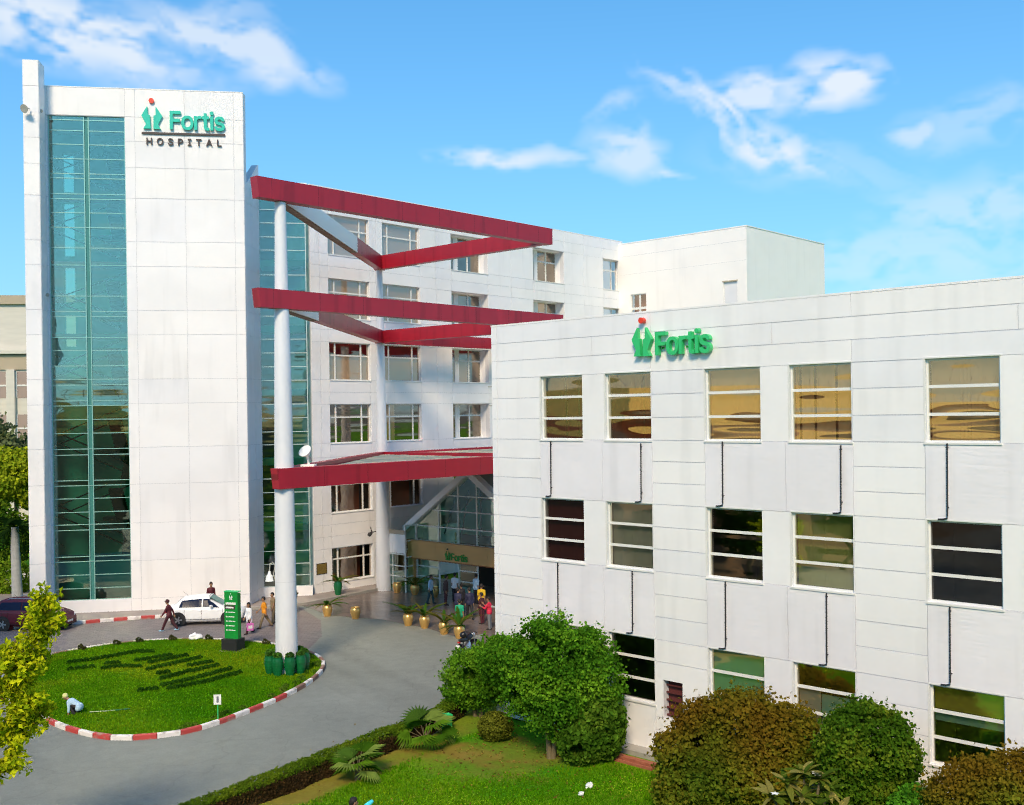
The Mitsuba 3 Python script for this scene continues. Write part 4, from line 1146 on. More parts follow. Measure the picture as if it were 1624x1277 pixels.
trunk(t, [([(9.55, 25.2, 0), (9.55, 25.2, 0.7)], 0.05, 0.03)], name='stem')
t = thing('russet_shrub', 'wide clipped olive and russet shrub in the bottom right corner', 'shrub')
foliage(t, [(10.75, 24.3, 1.45, 1.35, 1.1, 1.42), (12.0, 24.6, 1.45, 1.5, 1.1, 1.42), (9.95, 23.9, 0.85, 0.9, 0.8, 0.9)], 36000, 0.095, [(0.04, 0.075, 0.005), (0.075, 0.10, 0.008), (0.11, 0.10, 0.010)], 28, name='foliage', gap=0.18, rough=0.4, sprig=0.1, top=(0.19, 0.12, 0.012), scale=0.7)
trunk(t, [([(11.2, 24.5, 0), (11.2, 24.5, 1.0)], 0.09, 0.05)], name='stem')


# plant with large single leaves and white flowers
def big_leaf(L, W):
    pts, f = [], []
    n = 6
    for i in range(n):
        t_ = i / (n - 1); w = W * math.sin(math.pi * min(1, 0.08 + t_ * 0.93)) ** 0.8
        z = -0.35 * L * t_ * t_
        pts += [[t_ * L, -w / 2, z + w * 0.15], [t_ * L, 0, z], [t_ * L, w / 2, z + w * 0.15]]
    for i in range(n - 1):
        a = i * 3
        f += [[a, a + 3, a + 4], [a, a + 4, a + 1], [a + 1, a + 4, a + 5], [a + 1, a + 5, a + 2]]
    return np.array(pts), np.array(f)


def rot_to(az, el, roll=0.0):
    ca, sa, ce, se = math.cos(az), math.sin(az), math.cos(el), math.sin(el)
    x = np.array([ca * ce, sa * ce, se]); y = np.array([-sa, ca, 0]); z = np.cross(x, y)
    c, s_ = math.cos(roll), math.sin(roll)
    m = np.eye(4); m[:3, 0] = x; m[:3, 1] = y * c + z * s_; m[:3, 2] = -y * s_ + z * c
    return m


LEAF_BS = []
for i, c in enumerate([(0.10, 0.15, 0.015), (0.17, 0.19, 0.03), (0.24, 0.22, 0.06), (0.06, 0.11, 0.012)]):
    LEAF_BS.append(bs(f'big_leaf_{i}', {'type': 'principledthin', 'base_color': rgb(c), 'roughness': 0.45, 'diff_trans': 0.5, 'spec_trans': 0.0, 'eta': 1.4}))
t = thing('flowering_plant', 'plant with large drooping leaves and white blossom in front of the russet shrub', 'plant')
v, f = big_leaf(0.50, 0.16)
BL = mikit.ply((v, f), smooth=True)
st = MB()
rg = np.random.default_rng(31)
heads = [(6.85, 25.0, 2.30), (6.45, 25.1, 2.05), (7.2, 24.9, 2.2), (6.1, 25.0, 1.75), (6.7, 24.7, 1.85), (7.45, 25.1, 1.85), (6.95, 24.6, 1.6), (6.3, 24.6, 1.45), (7.6, 24.7, 1.5)]
for h in heads:
    st.tube([(6.85, 25.0, 0.0), ((h[0] + 6.85) / 2, (h[1] + 25.0) / 2, h[2] * 0.55), h], [0.05, 0.04, 0.025], 6)
    for q in range(16):
        az, el = rg.uniform(0, 2 * math.pi), rg.uniform(-0.15, 0.95)
        M = rot_to(az, el, rg.normal(0, 0.2)); M[:3, :3] *= rg.uniform(0.75, 1.2); M[:3, 3] = h
        put('leaf', {**BL, 'bsdf': {'type': 'ref', 'id': LEAF_BS[int(rg.integers(4))]}, 'to_world': TF(M)}, t)
obj('stem', st.get(), 'bark', t, smooth=50)
for (x, y, z) in ((7.05, 24.75, 2.40), (7.12, 24.8, 2.34), (6.05, 24.6, 1.98), (6.62, 24.4, 1.15)):
    b = MB()
    for q in range(5):
        M = rot_to(q * 2 * math.pi / 5, 0.5); M[:3, 3] = (x, y, z)
        b.add(v * 0.22 * [1, 2.0, 1], f, M)
    obj('blossom', b.get(), 'print_white', t)


# hedge along the drive
def hedge_body(line, width, h, n_leaf, size, cols_top, cols_side, seed, parent):
    rg = np.random.default_rng(seed)
    ls = LineString(line); L = ls.length
    P, D, C = [], [], []
    u = rg.uniform(0, L, n_leaf)
    face = rg.random(n_leaf)
    for k_ in range(n_leaf):
        a = ls.interpolate(u[k_]); b = ls.interpolate(min(u[k_] + 0.1, L)); d = np.array([b.x - a.x, b.y - a.y]); nrm = np.linalg.norm(d)
        d = d / nrm if nrm > 1e-6 else np.array([.6, .8])
        n_ = np.array([d[1], -d[0]])
        if face[k_] < 0.45: q, z, o = rg.uniform(-width / 2, width / 2), h, (0, 0, 1)
        elif face[k_] < 0.80: q, z, o = width / 2, rg.uniform(0.0, h), (n_[0], n_[1], 0.1)
        else: q, z, o = -width / 2, rg.uniform(0.0, h), (-n_[0], -n_[1], 0.1)
        P.append([a.x + n_[0] * q, a.y + n_[1] * q, z]); D.append(o); C.append(face[k_] < 0.45 or (face[k_] >= 0.45 and z > h * 0.86) or face[k_] > .8)
    P, D, C = np.array(P), np.array(D, float), np.array(C)
    P += (meshkit.fbm(P * 1.2, 3, seed)[:, None] - 0.5) * 0.25 * D + rg.normal(0, 0.025, P.shape)
    P[:, 2] = np.maximum(P[:, 2], 0.02)
    c = np.where(C[:, None], palette(P, cols_top, rg, 1.0, seed), palette(P, cols_side, rg, 1.5, seed))  # top and drive side greener, garden side darker brown
    v_, f_, cc = leaf_mesh(P, D, size, c, rg)
    return put('foliage', mikit.ply((v_, f_), 'leaf', color=cc), parent)


t = thing('clipped_hedge', 'low clipped hedge along the drive with a darker brown garden side', 'hedge')
HL_ = [(-12.6, 22.8), (-9.6, 27.1), (-8.55, 28.55), (-7.05, 30.55), (-5.3, 33.05), (-3.75, 35.2), (-2.75, 36.9), (-2.1, 38.6)]
hedge_body(HL_, 0.55, 0.60, 26000, 0.075, [(0.05, 0.11, 0.006), (0.095, 0.17, 0.010), (0.15, 0.20, 0.012)], [(0.045, 0.030, 0.014), (0.085, 0.050, 0.020), (0.06, 0.065, 0.012)], 41, t)
core = []
ls = LineString(HL_).buffer(0.20, cap_style=2)
m = extr(ls, 0.46); obj('stems', m, 'soil', t)
# clipped letter rows on the oval lawn
t = thing('hedge_lettering', 'dark green clipped rows planted as lettering on the oval lawn', 'hedge')


def px(X, Y):
    return X / 7.733 + 150, Y / 7.733 + 1000


ROWS = [[(-19.95, 46.84), (-18.9, 47.5), (-17.65, 48.85), (-16.95, 48.75)], [(-19.4, 45.6), (-18.6, 45.95)], [(-17.95, 45.65), (-17.4, 46.0), (-16.5, 45.85)], [(-18.15, 46.55), (-17.75, 46.65)], [(-17.0, 47.0), (-15.85, 48.0)], [(-16.25, 46.6), (-15.1, 47.9)], [(-15.9, 45.35), (-14.3, 47.4)],
        [(-14.3, 45.95), (-13.55, 46.5)], [(-14.75, 43.7), (-14.0, 44.9)], [(-13.9, 44.85), (-13.1, 45.85)], [(-14.35, 42.6), (-13.4, 43.6), (-12.35, 45.2)], [(-13.9, 42.05), (-12.9, 42.9), (-11.75, 44.5)], [(-15.0, 41.85), (-14.5, 42.05)], [(-15.2, 44.6), (-14.9, 44.75)]]
for i, r_ in enumerate(ROWS):
    n = max(2, int(LineString(r_).length / 0.22)); ls = LineString(r_)
    bl = [(ls.interpolate(q / n * ls.length).x, ls.interpolate(q / n * ls.length).y, 0.18, 0.14, 0.14, 0.12) for q in range(n + 1)]
    foliage(t, bl, 200 * (n + 1), 0.06, [(0.008, 0.032, 0.003), (0.018, 0.060, 0.005)], 50 + i, name='hedge_row', gap=0.1)


# fan palms by the hedge
def fan_leaf(R, n=13, arc=2.6):
    V, F = [], []
    for i in range(n):
        a = -arc / 2 + arc * i / (n - 1)
        w = arc / (n - 1) * 0.55
        k_ = len(V)
        mid = 0.55 * R
        V += [[0, 0, 0], [mid * math.cos(a - w), mid * math.sin(a - w), -0.02], [mid * math.cos(a), mid * math.sin(a), 0.035], [mid * math.cos(a + w), mid * math.sin(a + w), -0.02], [R * math.cos(a), R * math.sin(a), -0.25 * R]]
        F += [[k_, k_ + 1, k_ + 2], [k_, k_ + 2, k_ + 3], [k_ + 1, k_ + 4, k_ + 2], [k_ + 2, k_ + 4, k_ + 3]]
    return np.array(V), np.array(F)


FV, FF = fan_leaf(0.62)
FAN = mikit.ply((FV, FF))
PB = []
for i, c in enumerate([(0.05, 0.13, 0.008), (0.10, 0.21, 0.012), (0.18, 0.26, 0.05), (0.07, 0.15, 0.02)]):
    PB.append(bs(f'palm_leaf_{i}', {'type': 'principledthin', 'base_color': rgb(c), 'roughness': 0.45, 'diff_trans': 0.5, 'spec_trans': 0.0, 'eta': 1.4}))


def fan_palm(x, y, n, seed, label, s=1.0):
    t = thing('fan_palm', label, 'palm')
    rg = np.random.default_rng(seed); b = MB()
    b.tube([(x, y, 0), (x, y, 0.25 * s)], [0.09, 0.06], 8)
    for i in range(n):
        az = i * 2.4 + rg.uniform(-.3, .3); el = rg.uniform(0.15, 1.25); l = rg.uniform(0.40, 0.65) * s
        e = np.array([x + l * math.cos(az) * math.cos(el), y + l * math.sin(az) * math.cos(el), 0.25 * s + l * math.sin(el)])
        b.tube([(x, y, 0.2 * s), tuple(e)], [0.018, 0.010], 5)
        M = rot_to(az, el - 0.55, rg.normal(0, 0.2)); M[:3, :3] *= s * rg.uniform(0.85, 1.15); M[:3, 3] = e
        put('leaf', {**FAN, 'bsdf': {'type': 'ref', 'id': PB[int(rg.integers(4))]}, 'to_world': TF(M)}, t)
    obj('stem', b.get(), 'bark', t)


fan_palm(-4.85, 31.7, 14, 61, 'fan palm at the hedge foot nearer the bottom edge', 0.95)
fan_palm(-3.05, 34.9, 15, 62, 'bright fan palm at the hedge foot nearer the trees', 1.05)

# grass blades over both lawns
def grass(poly, n, h, z, seed, holes=None, tint=1.0):
    rg = np.random.default_rng(seed); pp = prep(poly); x0, y0, x1, y1 = poly.bounds; pts = []
    while len(pts) < n:
        c = np.column_stack([rg.uniform(x0, x1, n), rg.uniform(y0, y1, n)])
        pts += [q for q in c if pp.contains(Point(q))]
    p = np.array(pts[:n]); a = rg.uniform(0, 2 * np.pi, n); L = h * rg.uniform(0.5, 1.4, n); w = L * 0.28
    b = np.column_stack([p, np.full(n, z)])
    s_ = np.column_stack([np.cos(a), np.sin(a), a * 0])
    tip = b + np.column_stack([rg.normal(0, .35, n) * L, rg.normal(0, .35, n) * L, L])
    v = np.stack([b - s_ * w[:, None], b + s_ * w[:, None], tip], 1).reshape(-1, 3)
    f = np.arange(3 * n).reshape(-1, 3)
    c = palette(b, [(0.060, 0.230, 0.003), (0.125, 0.300, 0.005), (0.28, 0.36, 0.010)], rg, 0.35, seed) * tint
    return v, f, np.repeat(c, 3, 0)


v1, f1, c1 = grass(island_poly.buffer(-0.15), 90000, 0.07, 0.12, 71)
put('grass', mikit.ply((v1, f1), 'leaf', color=c1), label='short mown grass of the oval lawn', kind='stuff')
gv = Polygon([(-8.5, 26.5), (-6.7, 30.2), (-5.0, 32.6), (-3.4, 34.9), (-1.9, 36.6), (0, 35.6), (3.6, 32.4), (4.6, 31.2), (5.0, 29.5), (4.4, 27.5), (5.5, 25.2), (9, 23), (6, 21), (-7, 22)])
v1, f1, c1 = grass(gv, 70000, 0.075, 0.0, 72)
dirt = (np.hypot((v1[::3, 0] + 0.6) / 2.9, (v1[::3, 1] - 33.7) / 2.3) + 0.5 * (meshkit.fbm(v1[::3] * 1.1, 3, 3) - 0.5) > 0.72 + 0.5 * rg.random(len(v1) // 3)) & (np.abs((v1[::3, 0] + 5.5) * 0.81 - (v1[::3, 1] - 32.2) * 0.587) > 0.95)
f1 = f1[dirt]; keepv = np.repeat(dirt, 3)
put('grass', mikit.ply((v1[keepv], np.arange(keepv.sum()).reshape(-1, 3)), 'leaf', color=c1[keepv]), label='grass of the front garden lawn', kind='stuff')
rg = np.random.default_rng(73)
n = 700
p = np.column_stack([rg.normal(-0.2, 2.6, n), rg.normal(32.9, 2.2, n), np.full(n, 0.02)])
v1, f1, c1 = leaf_mesh(p, np.tile([0, 0, 1.0], (n, 1)), 0.075, palette(p, [(0.20, 0.11, 0.03), (0.34, 0.24, 0.05), (0.15, 0.07, 0.02)], rg), rg, spread=0.4)
put('fallen_leaves', mikit.ply((v1, f1), 'leaf', color=c1), label='dry leaves scattered on the worn earth', kind='stuff')
# weeds along the inner edge of the kerb
bl = []
for q in range(46):
    a = ISLAND[(70 + q * 2) % 240]; c = np.array([-15.0, 44.0]); d = (c - a) / np.linalg.norm(c - a)
    if rg.random() < 0.6: bl.append((*(a + d * rg.uniform(0.2, 0.5)), 0.17, *([rg.uniform(0.08, 0.2)] * 2), rg.uniform(0.06, 0.14)))
k = foliage(None, bl, 5000, 0.06, [(0.02, 0.06, 0.004), (0.06, 0.12, 0.01), (0.08, 0.07, 0.02)], 74, name='weeds', gap=0.1)
labels[k] = {'label': 'weeds and small plants along the kerb edge', 'kind': 'stuff'}
BW = ['second from the left', 'third from the left', 'just left of the white cloth', 'just right of the white cloth', 'left of the green totem', 'behind the green totem', 'rightmost near the column', 'leftmost']
for i, (x, y) in enumerate([(-19.3, 50.6), (-18.4, 51.1), (-16.9, 51.45), (-15.1, 51.4), (-13.6, 50.95), (-12.0, 50.2), (-11.0, 49.5), (-20.6, 49.6)]):
    t = thing('bedding_plant', f'small dark bedding plant at the far lawn edge, {BW[i]}', 'plant', 'bedding plants along the far kerb')
    foliage(t, [(x, y, 0.24, 0.13, 0.10, 0.16), (x + .15, y + .02, 0.20, 0.10, 0.08, 0.09)], 160, 0.085, [(0.02, 0.035, 0.008), (0.05, 0.04, 0.015)], 80 + i, name='foliage', gap=0.05)

# foreground tree on the left: sprays of yellow-green leaves
t = thing('yellow_tree', 'tree with bright yellow-green leaves reaching in at the left edge in the foreground', 'tree')
rg = np.random.default_rng(91)
SPR = []
for k_ in range(5):
    n = 34
    s_ = rg.uniform(0, 1, n)
    p = np.column_stack([s_ * 0.75, rg.normal(0, 0.07 + 0.10 * (1 - s_), n), rg.normal(0, 0.07, n)])
    o = np.column_stack([rg.normal(0.2, .3, n), rg.normal(0, .5, n), rg.uniform(0.3, 1, n)])
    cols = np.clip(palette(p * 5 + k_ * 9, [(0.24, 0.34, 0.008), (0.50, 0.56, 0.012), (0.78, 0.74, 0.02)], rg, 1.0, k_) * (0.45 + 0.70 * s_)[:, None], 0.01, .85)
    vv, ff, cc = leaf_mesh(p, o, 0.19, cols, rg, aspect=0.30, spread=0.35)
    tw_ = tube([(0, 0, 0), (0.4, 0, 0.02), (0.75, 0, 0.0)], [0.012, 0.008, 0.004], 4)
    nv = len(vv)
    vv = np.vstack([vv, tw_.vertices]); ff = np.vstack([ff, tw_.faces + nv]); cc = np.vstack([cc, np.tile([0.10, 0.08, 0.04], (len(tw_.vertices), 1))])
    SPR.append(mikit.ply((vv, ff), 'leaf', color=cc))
LOBES = [(-10.87, 24.1, 6.85, 0.22, 0.3, 0.34, 18), (-10.92, 24.0, 6.25, 0.42, 0.6, 0.40, 40), (-11.3, 24.0, 5.55, 0.55, 0.7, 0.42, 58), (-11.55, 24.0, 4.95, 0.42, 0.7, 0.34, 36), (-11.2, 24.0, 4.35, 0.52, 0.7, 0.46, 58), (-11.55, 24.2, 3.85, 0.45, 0.6, 0.32, 30), (-11.62, 23.8, 3.20, 0.40, 0.5, 0.18, 22), (-12.6, 24.5, 5.2, 0.8, 0.9, 1.0, 40)]
cr = MB()
for (x, y, z, rx, ry, rz, n) in LOBES:
    cr.tube([(-13.6, 24.6, 3.2), ((x - 13.6) / 2, (y + 24.6) / 2, (z + 3.0) / 2 + 0.2), (x, y, z - rz * 0.3)], [0.07, 0.045, 0.02], 6)
    for q in range(n):
        d = rg.normal(0, 1, 3); d /= np.linalg.norm(d)
        M = rot_to(math.atan2(d[1], d[0]) + rg.normal(0, .4), math.asin(d[2]) * 0.6 + 0.25 + rg.normal(0, .3), rg.normal(0, 0.6)); M[:3, :3] *= rg.uniform(0.5, 0.85)
        M[:3, 3] = np.array([x, y, z]) + d * np.array([rx, ry, rz]) * rg.uniform(0.25, 0.85) - M[:3, 0] * 0.35
        put('leaf_spray', {**SPR[int(rg.integers(5))], 'to_world': TF(M)}, t)
cr.tube([(-13.6, 24.6, 0.0), (-13.65, 24.6, 1.6), (-13.6, 24.6, 3.3)], [0.17, 0.14, 0.11], 10)
obj('trunk', cr.get(), 'bark', t, smooth=50)

# trees on the far left behind the cars
def far_tree(x, y, blobs, n, size, cols, seed, label, r=0.2, name='tree', gap=0.3):
    t = thing(name, label, 'tree')
    foliage(t, [(x + b[0], y + b[1], *b[2:]) for b in blobs], n, size, cols, seed, gap=gap, rough=0.5, nscale=0.8)
    trunk(t, [([(x, y, 0), (x + .1, y, 2.0), (x, y, blobs[0][2])], r, r * 0.5)])


far_tree(-46, 88, [(0, 0, 9.6, 3.6, 3, 3.2), (-3, 0, 8.5, 3, 3, 3.2), (2.5, 1, 8.0, 2.6, 2.5, 2.8)], 9000, 0.42, [(0.045, 0.060, 0.030), (0.075, 0.095, 0.045), (0.12, 0.14, 0.05)], 101, 'greyish green tree in front of the beige far building', 0.3)
far_tree(-35.2, 74, [(0, 0, 7.2, 2.6, 2.4, 2.0), (-2.5, 1, 6.9, 2.4, 2.2, 2.0), (1.6, 0, 6.2, 1.6, 1.6, 1.6)], 9000, 0.30, [(0.07, 0.12, 0.006), (0.15, 0.19, 0.010), (0.24, 0.26, 0.012)], 102, 'sunny yellow-green tree behind the palm trunk', 0.2, gap=0.25)
far_tree(-34.5, 70, [(0, 0, 3.2, 2.4, 2.0, 2.2), (-3, 0.5, 3.0, 2.2, 2.0, 2.4), (-1.2, 0, 4.6, 2.0, 1.6, 1.6)], 11000, 0.24, [(0.010, 0.030, 0.004), (0.03, 0.07, 0.006), (0.11, 0.15, 0.008)], 103, 'dark leafy tree low behind the palm trunk', 0.15, gap=0.22)
t = thing('leafy_shrub', 'bright green bush beside the foot of the palm at far left', 'shrub')
foliage(t, [(-31.9, 66.5, 1.0, 1.3, 1.0, 1.2), (-33.2, 66.0, 1.3, 1.1, 1.0, 1.4)], 5200, 0.17, [(0.03, 0.08, 0.005), (0.10, 0.17, 0.01), (0.18, 0.22, 0.02)], 104, name='foliage')
trunk(t, [([(-32.2, 66.3, 0), (-32.2, 66.3, 0.8)], 0.06, 0.04)], name='stem')


def frond(L, droop, n=16, w=0.28):
    V, F = [], []
    for i in range(n):
        t_ = 0.12 + 0.88 * i / (n - 1); x = L * t_; z = -droop * t_ * t_
        l = w * math.sin(math.pi * (0.12 + 0.80 * t_)) * L * 0.55
        for s_ in (-1, 1):
            k_ = len(V)
            V += [[x, 0, z], [x + 0.05 * L, s_ * 0.004, z + .004], [x + l * 0.55, s_ * l, z - l * 0.45]]
            F += [[k_, k_ + 1, k_ + 2]]
    r = tube([(0, 0, 0), (L * .5, 0, -droop * .25), (L, 0, -droop)], [0.012 * L, 0.009 * L, 0.003 * L], 4)
    k_ = len(V)
    return np.vstack([V, r.vertices]), np.vstack([F, r.faces + k_])


FRB = [mikit.ply(frond(2.4, 1.6, 26, 0.30)), mikit.ply(frond(2.2, 2.2, 26, 0.30))]
t = thing('palm_tree', 'palm with pale straight trunk and dark drooping crown at far left', 'palm')
m = tube([(-30.1, 63.4, 0), (-30.15, 63.4, 1.5), (-30.2, 63.4, 3.2), (-30.2, 63.4, 4.6)], [0.33, 0.29, 0.26, 0.22], 14)
obj('trunk', m, 'palm_bark', t, smooth=50)
for i in range(26):
    M = rot_to(i * 2.4, rg.uniform(-0.5, 0.9), rg.normal(0, .2)); M[:3, 3] = (-30.2, 63.4, 4.6); M[:3, :3] *= rg.uniform(.85, 1.15)
    put('frond', {**FRB[i % 2], 'bsdf': {'type': 'ref', 'id': ['frond_dark', 'frond_mid'][i % 2]}, 'to_world': TF(M)}, t)
for nm, c in (('frond_dark', (0.012, 0.035, 0.008)), ('frond_mid', (0.025, 0.06, 0.010)), ('frond_green', (0.05, 0.13, 0.015)), ('frond_dry', (0.13, 0.12, 0.02))):
    scene[nm] = {'type': 'principledthin', 'base_color': rgb(c), 'roughness': 0.5, 'diff_trans': 0.5, 'spec_trans': 0.0, 'eta': 1.4}
wl = thing('garden_wall', 'low pale wall among the bushes at far left', 'wall')
boxpart(wl, 'masonry', 'white_paint_b', mat4((-44, 68.6), (1, 0.05)), (0, 0, 0), (14.5, 0.3, 1.2)); boxpart(wl, 'coping', 'concrete', mat4((-44, 68.6), (1, 0.05)), (0, -0.05, 1.2), (14.5, 0.35, 1.3))
# trees on the viewer's side, which the panes mirror
for i, (x, y, s_) in enumerate([(-7, -3.0, 1.0), (-1, -5, 1.15), (6, -4, 1.0), (-14, -1, 1.1), (13, -5, 1.1), (-30, 2, 1.1), (-24, -4, 1.2), (-31, 13, 1.0), (-27, 21, 1.05), (-24.5, 27.5, .95)]):
    far_tree(x, y, [(0, 0, 4.6 * s_, 2.5, 2.4, 2.1), (1.6, .5, 3.8 * s_, 1.8, 1.8, 1.6), (-1.5, -.4, 4.0 * s_, 1.9, 1.8, 1.7)], 3600, 0.30, G0 if x < -20 else G1, 120 + i, 'leafy green tree on the viewpoint side, seen only mirrored in the panes', 0.18, name='mirrored_tree', gap=0.2)
    labels[[k_ for k_ in labels if k_.startswith('mirrored_tree')][-1]]['group'] = 'trees on the viewpoint side'


# ------------------------------------------------------------------ pots
def pot(x, y, label, group, r=0.28, h=0.62, mat='brass', plant='palm', z=0.008, seed=0, name='brass_pot'):
    t = thing(name, label, 'pot', group)
    pr = [(0.001, 0), (0.62 * r, 0), (0.66 * r, 0.04 * h), (0.86 * r, 0.35 * h), (1.0 * r, 0.62 * h), (0.95 * r, 0.82 * h), (0.80 * r, 0.93 * h), (0.86 * r, h), (0.76 * r, h), (0.72 * r, 0.92 * h), (0.001, 0.90 * h)]
    m = lathe(pr, 24); m.apply_translation([x, y, z]); obj('body', m, mat, t, smooth=40)
    m = lathe([(0.001, 0.0), (0.70 * r, 0.0), (0.001, 0.02)], 16); m.apply_translation([x, y, z + 0.91 * h]); obj('soil', m, 'soil', t)
    rg = np.random.default_rng(200 + seed)
    zz = z + 0.9 * h
    if plant == 'palm':
        for i in range(9):
            M = rot_to(i * 2.4 + seed, rg.uniform(0.5, 1.3), 0); M[:3, :3] *= rg.uniform(0.32, 0.5); M[:3, 3] = (x, y, zz)
            put('frond', {**FRB[i % 2], 'bsdf': {'type': 'ref', 'id': ['frond_green', 'frond_dry'][(i + seed) % 2]}, 'to_world': TF(M)}, t)
    elif plant == 'bush':
        foliage(t, [(x, y, zz + 0.35, 0.42, 0.42, 0.42)], 1400, 0.10, [(0.05, 0.06, 0.015), (0.10, 0.10, 0.03)], 210 + seed, name='foliage', gap=0.1)
    elif plant == 'small':
        foliage(t, [(x, y, zz + 0.10, 0.18, 0.18, 0.16)], 260, 0.09, [(0.015, 0.04, 0.01), (0.05, 0.13, 0.012)], 220 + seed, name='foliage', gap=0.05)
    return t


P_ = [(-10.34, 57.75, 'brass pot with small palm nearest the tall front column', 'palm'), (-8.68, 56.95, 'bare brass pot second from the tall front column', None), (-7.30, 65.1, 'brass pot beside the round column at the entrance', None),
      (-6.12, 64.3, 'brass pot with plant before the left entrance glazing', 'palm'), (-4.85, 63.3, 'brass pot between the entrance glazing and the waiting people', None), (-5.60, 54.85, 'leftmost brass palm pot of the four at the drive edge', 'palm'),
      (-4.68, 54.15, 'second from left of the four brass palm pots at the drive edge', 'palm'), (-3.57, 52.6, 'third of the four brass palm pots, left of the green-shirted person', 'palm'), (-2.75, 51.55, 'brass palm pot nearest the motorcycle', 'palm')]
for i, (x, y, lb, pl_) in enumerate(P_):
    pot(x, y, lb, None, plant=pl_, seed=i)
pot(-12.6, 58.6, 'brass pot with bushy plant behind the tall front column', None, r=0.32, h=0.8, plant='bush', seed=20)
pot(-10.75, 63.75, 'slim green pot with spiky plant below the lowest main block window', None, r=0.26, h=0.85, mat='vase_green', plant='palm', z=0.15, seed=21, name='green_pot')
JW = ['front right of the shaft', 'right of the shaft', 'rightmost towards the drive', 'behind the shaft on the right', 'hidden behind the shaft', 'behind the shaft on the left', 'leftmost over the lawn', 'left of the two front ones', 'front left of the shaft']
for i in range(9):
    a = -math.pi / 2 + (i + 0.55) * 2 * math.pi / 9
    x, y = COL1 + 0.74 * np.array([math.cos(a), math.sin(a)])
    t = pot(x, y, f'dark green jar round the tall column, {JW[i]}', 'green jars round the column', r=0.245, h=0.80, mat='vase_green', plant='small', z=0.12, seed=30 + i, name='green_jar')
    x_, y_ = x, y
    for q in range(5):
        rr = 0.245 * np.interp(0.2 + q * 0.14, [0.0, 0.35, 0.62, 0.82], [0.64, 0.86, 1.0, 0.95])
        zz = 0.80 * (0.2 + q * 0.14)
        m = lathe([(rr - 0.01, zz - 0.016), (rr + 0.010, zz - 0.010), (rr + 0.010, zz + 0.010), (rr - 0.01, zz + 0.016)], 20); m.apply_translation([x_, y_, 0.12])
        obj('rib', m, 'vase_green', t, smooth=40)

# ------------------------------------------------------------------ green sign totem and small lawn signs
t = thing('sign_totem', 'green directory sign totem with white lines on a black plinth', 'sign')
ang = math.atan2(-0.96, 0.26) - math.radians(35)         # the face looks this way
D_ = np.array([-math.sin(ang), math.cos(ang)])
MTt = mat4((-13.25, 49.15), D_)
boxpart(t, 'plinth', 'black', MTt, (-0.42, -0.33, 0.12), (0.42, 0.33, 0.68)); boxpart(t, 'plinth_base', 'concrete', MTt, (-0.52, -0.43, 0.10), (0.52, 0.43, 0.135))
m = hullpts([(MTt @ np.array([x, y, z, 1]))[:3] for x in (-0.365, 0.365) for (y, z) in ((-0.13, 0.68), (0.13, 0.68), (-0.13, 2.86), (0.13, 2.80))]); obj('panel', m, 'totem_green', t)
boxpart(t, 'cap', 'sign_green', MTt, (-0.38, -0.145, 2.862), (0.38, 0.145, 2.90))
emblem(t, MTt, -0.10, 2.50, 0.20, 0.22, 0.012, 'print_white', -0.131, dot='print_white')
boxpart(t, 'heading_strip', 'print_white', MTt, (-0.28, -0.142, 2.27), (0.27, -0.13, 2.37)); boxpart(t, 'heading_strip', 'sign_brown', MTt, (-0.33, -0.142, 2.05), (0.22, -0.13, 2.24)); boxpart(t, 'heading_strip', 'print_white', MTt, (-0.27, -0.150, 2.10), (0.15, -0.14, 2.17))
for i in range(5):
    z = 1.88 - i * 0.21
    boxpart(t, 'arrow_mark', 'print_white', MTt, (-0.28, -0.140, z), (-0.20, -0.13, z + 0.06))
    w_ = [0.42, 0.36, 0.44, 0.33, 0.38][i]
    lm = MB(); x = -0.14
    for q in [0.09, 0.05, 0.07, 0.04, 0.08, 0.05]:
        if x + q > -0.14 + w_: break
        lm.box((x, -0.140, z + 0.01), (x + q - 0.012, -0.13, z + 0.055), MTt); x += q
    obj('text_line', lm.get(), 'print_white', t)
t = thing('lawn_sign', 'little white notice on a green stake at the near kerb of the oval lawn', 'sign')
b = MB().box((-10.79, 37.78, 0.1), (-10.76, 37.81, 1.02)); obj('stake', b.get(), 'sign_green', t)
boxpart(t, 'board', 'print_white', yaw(-10.775, 37.76, 0, 0.15), (-0.13, -0.015, 0.68), (0.13, 0.0, 1.04)); boxpart(t, 'notice', 'cloth_grey', yaw(-10.775, 37.76, 0, 0.15), (-0.03, -0.02, 0.75), (0.05, -0.0151, 0.98))
t = thing('utility_box', 'small bright green box at the end of the hedge', 'box')
MBx = yaw(-2.42, 36.4, 0, 0.6)
boxpart(t, 'body', 'bin_green', MBx, (-0.14, -0.12, 0), (0.14, 0.12, 0.55)); boxpart(t, 'lid', 'sign_green', MBx, (-0.16, -0.14, 0.55), (0.16, 0.14, 0.60))
t = thing('dome_lamp', 'black round lamp on the wall behind the dark ball tree', 'lamp')
m = lathe([(0.001, 0.24), (0.14, 0.22), (0.23, 0.10), (0.24, 0.0), (0.18, -0.14), (0.001, -0.2)], 16); pq = pL(13.7, -0.35, 2.55, MR); m.apply_translation(pq); obj('globe', m, 'black', t, smooth=40)
obj('arm', MB().tube([pq, pL(13.7, -0.02, 2.6, MR)], 0.04, 6).get(), 'black', t)
t = thing('sack', 'dark and white bundle lying on the far left of the oval lawn', 'bundle')
m = trimesh.creation.icosphere(3, 0.28); m.vertices *= [1.3, 1.0, 0.7]; m.vertices += (meshkit.fbm(m.vertices * 5, 3)[:, None] - .5) * 0.2 * m.vertices / 0.3; m.apply_translation([-21.55, 47.7, 0.28]); obj('dark_sack', m, 'black', t, smooth=True)
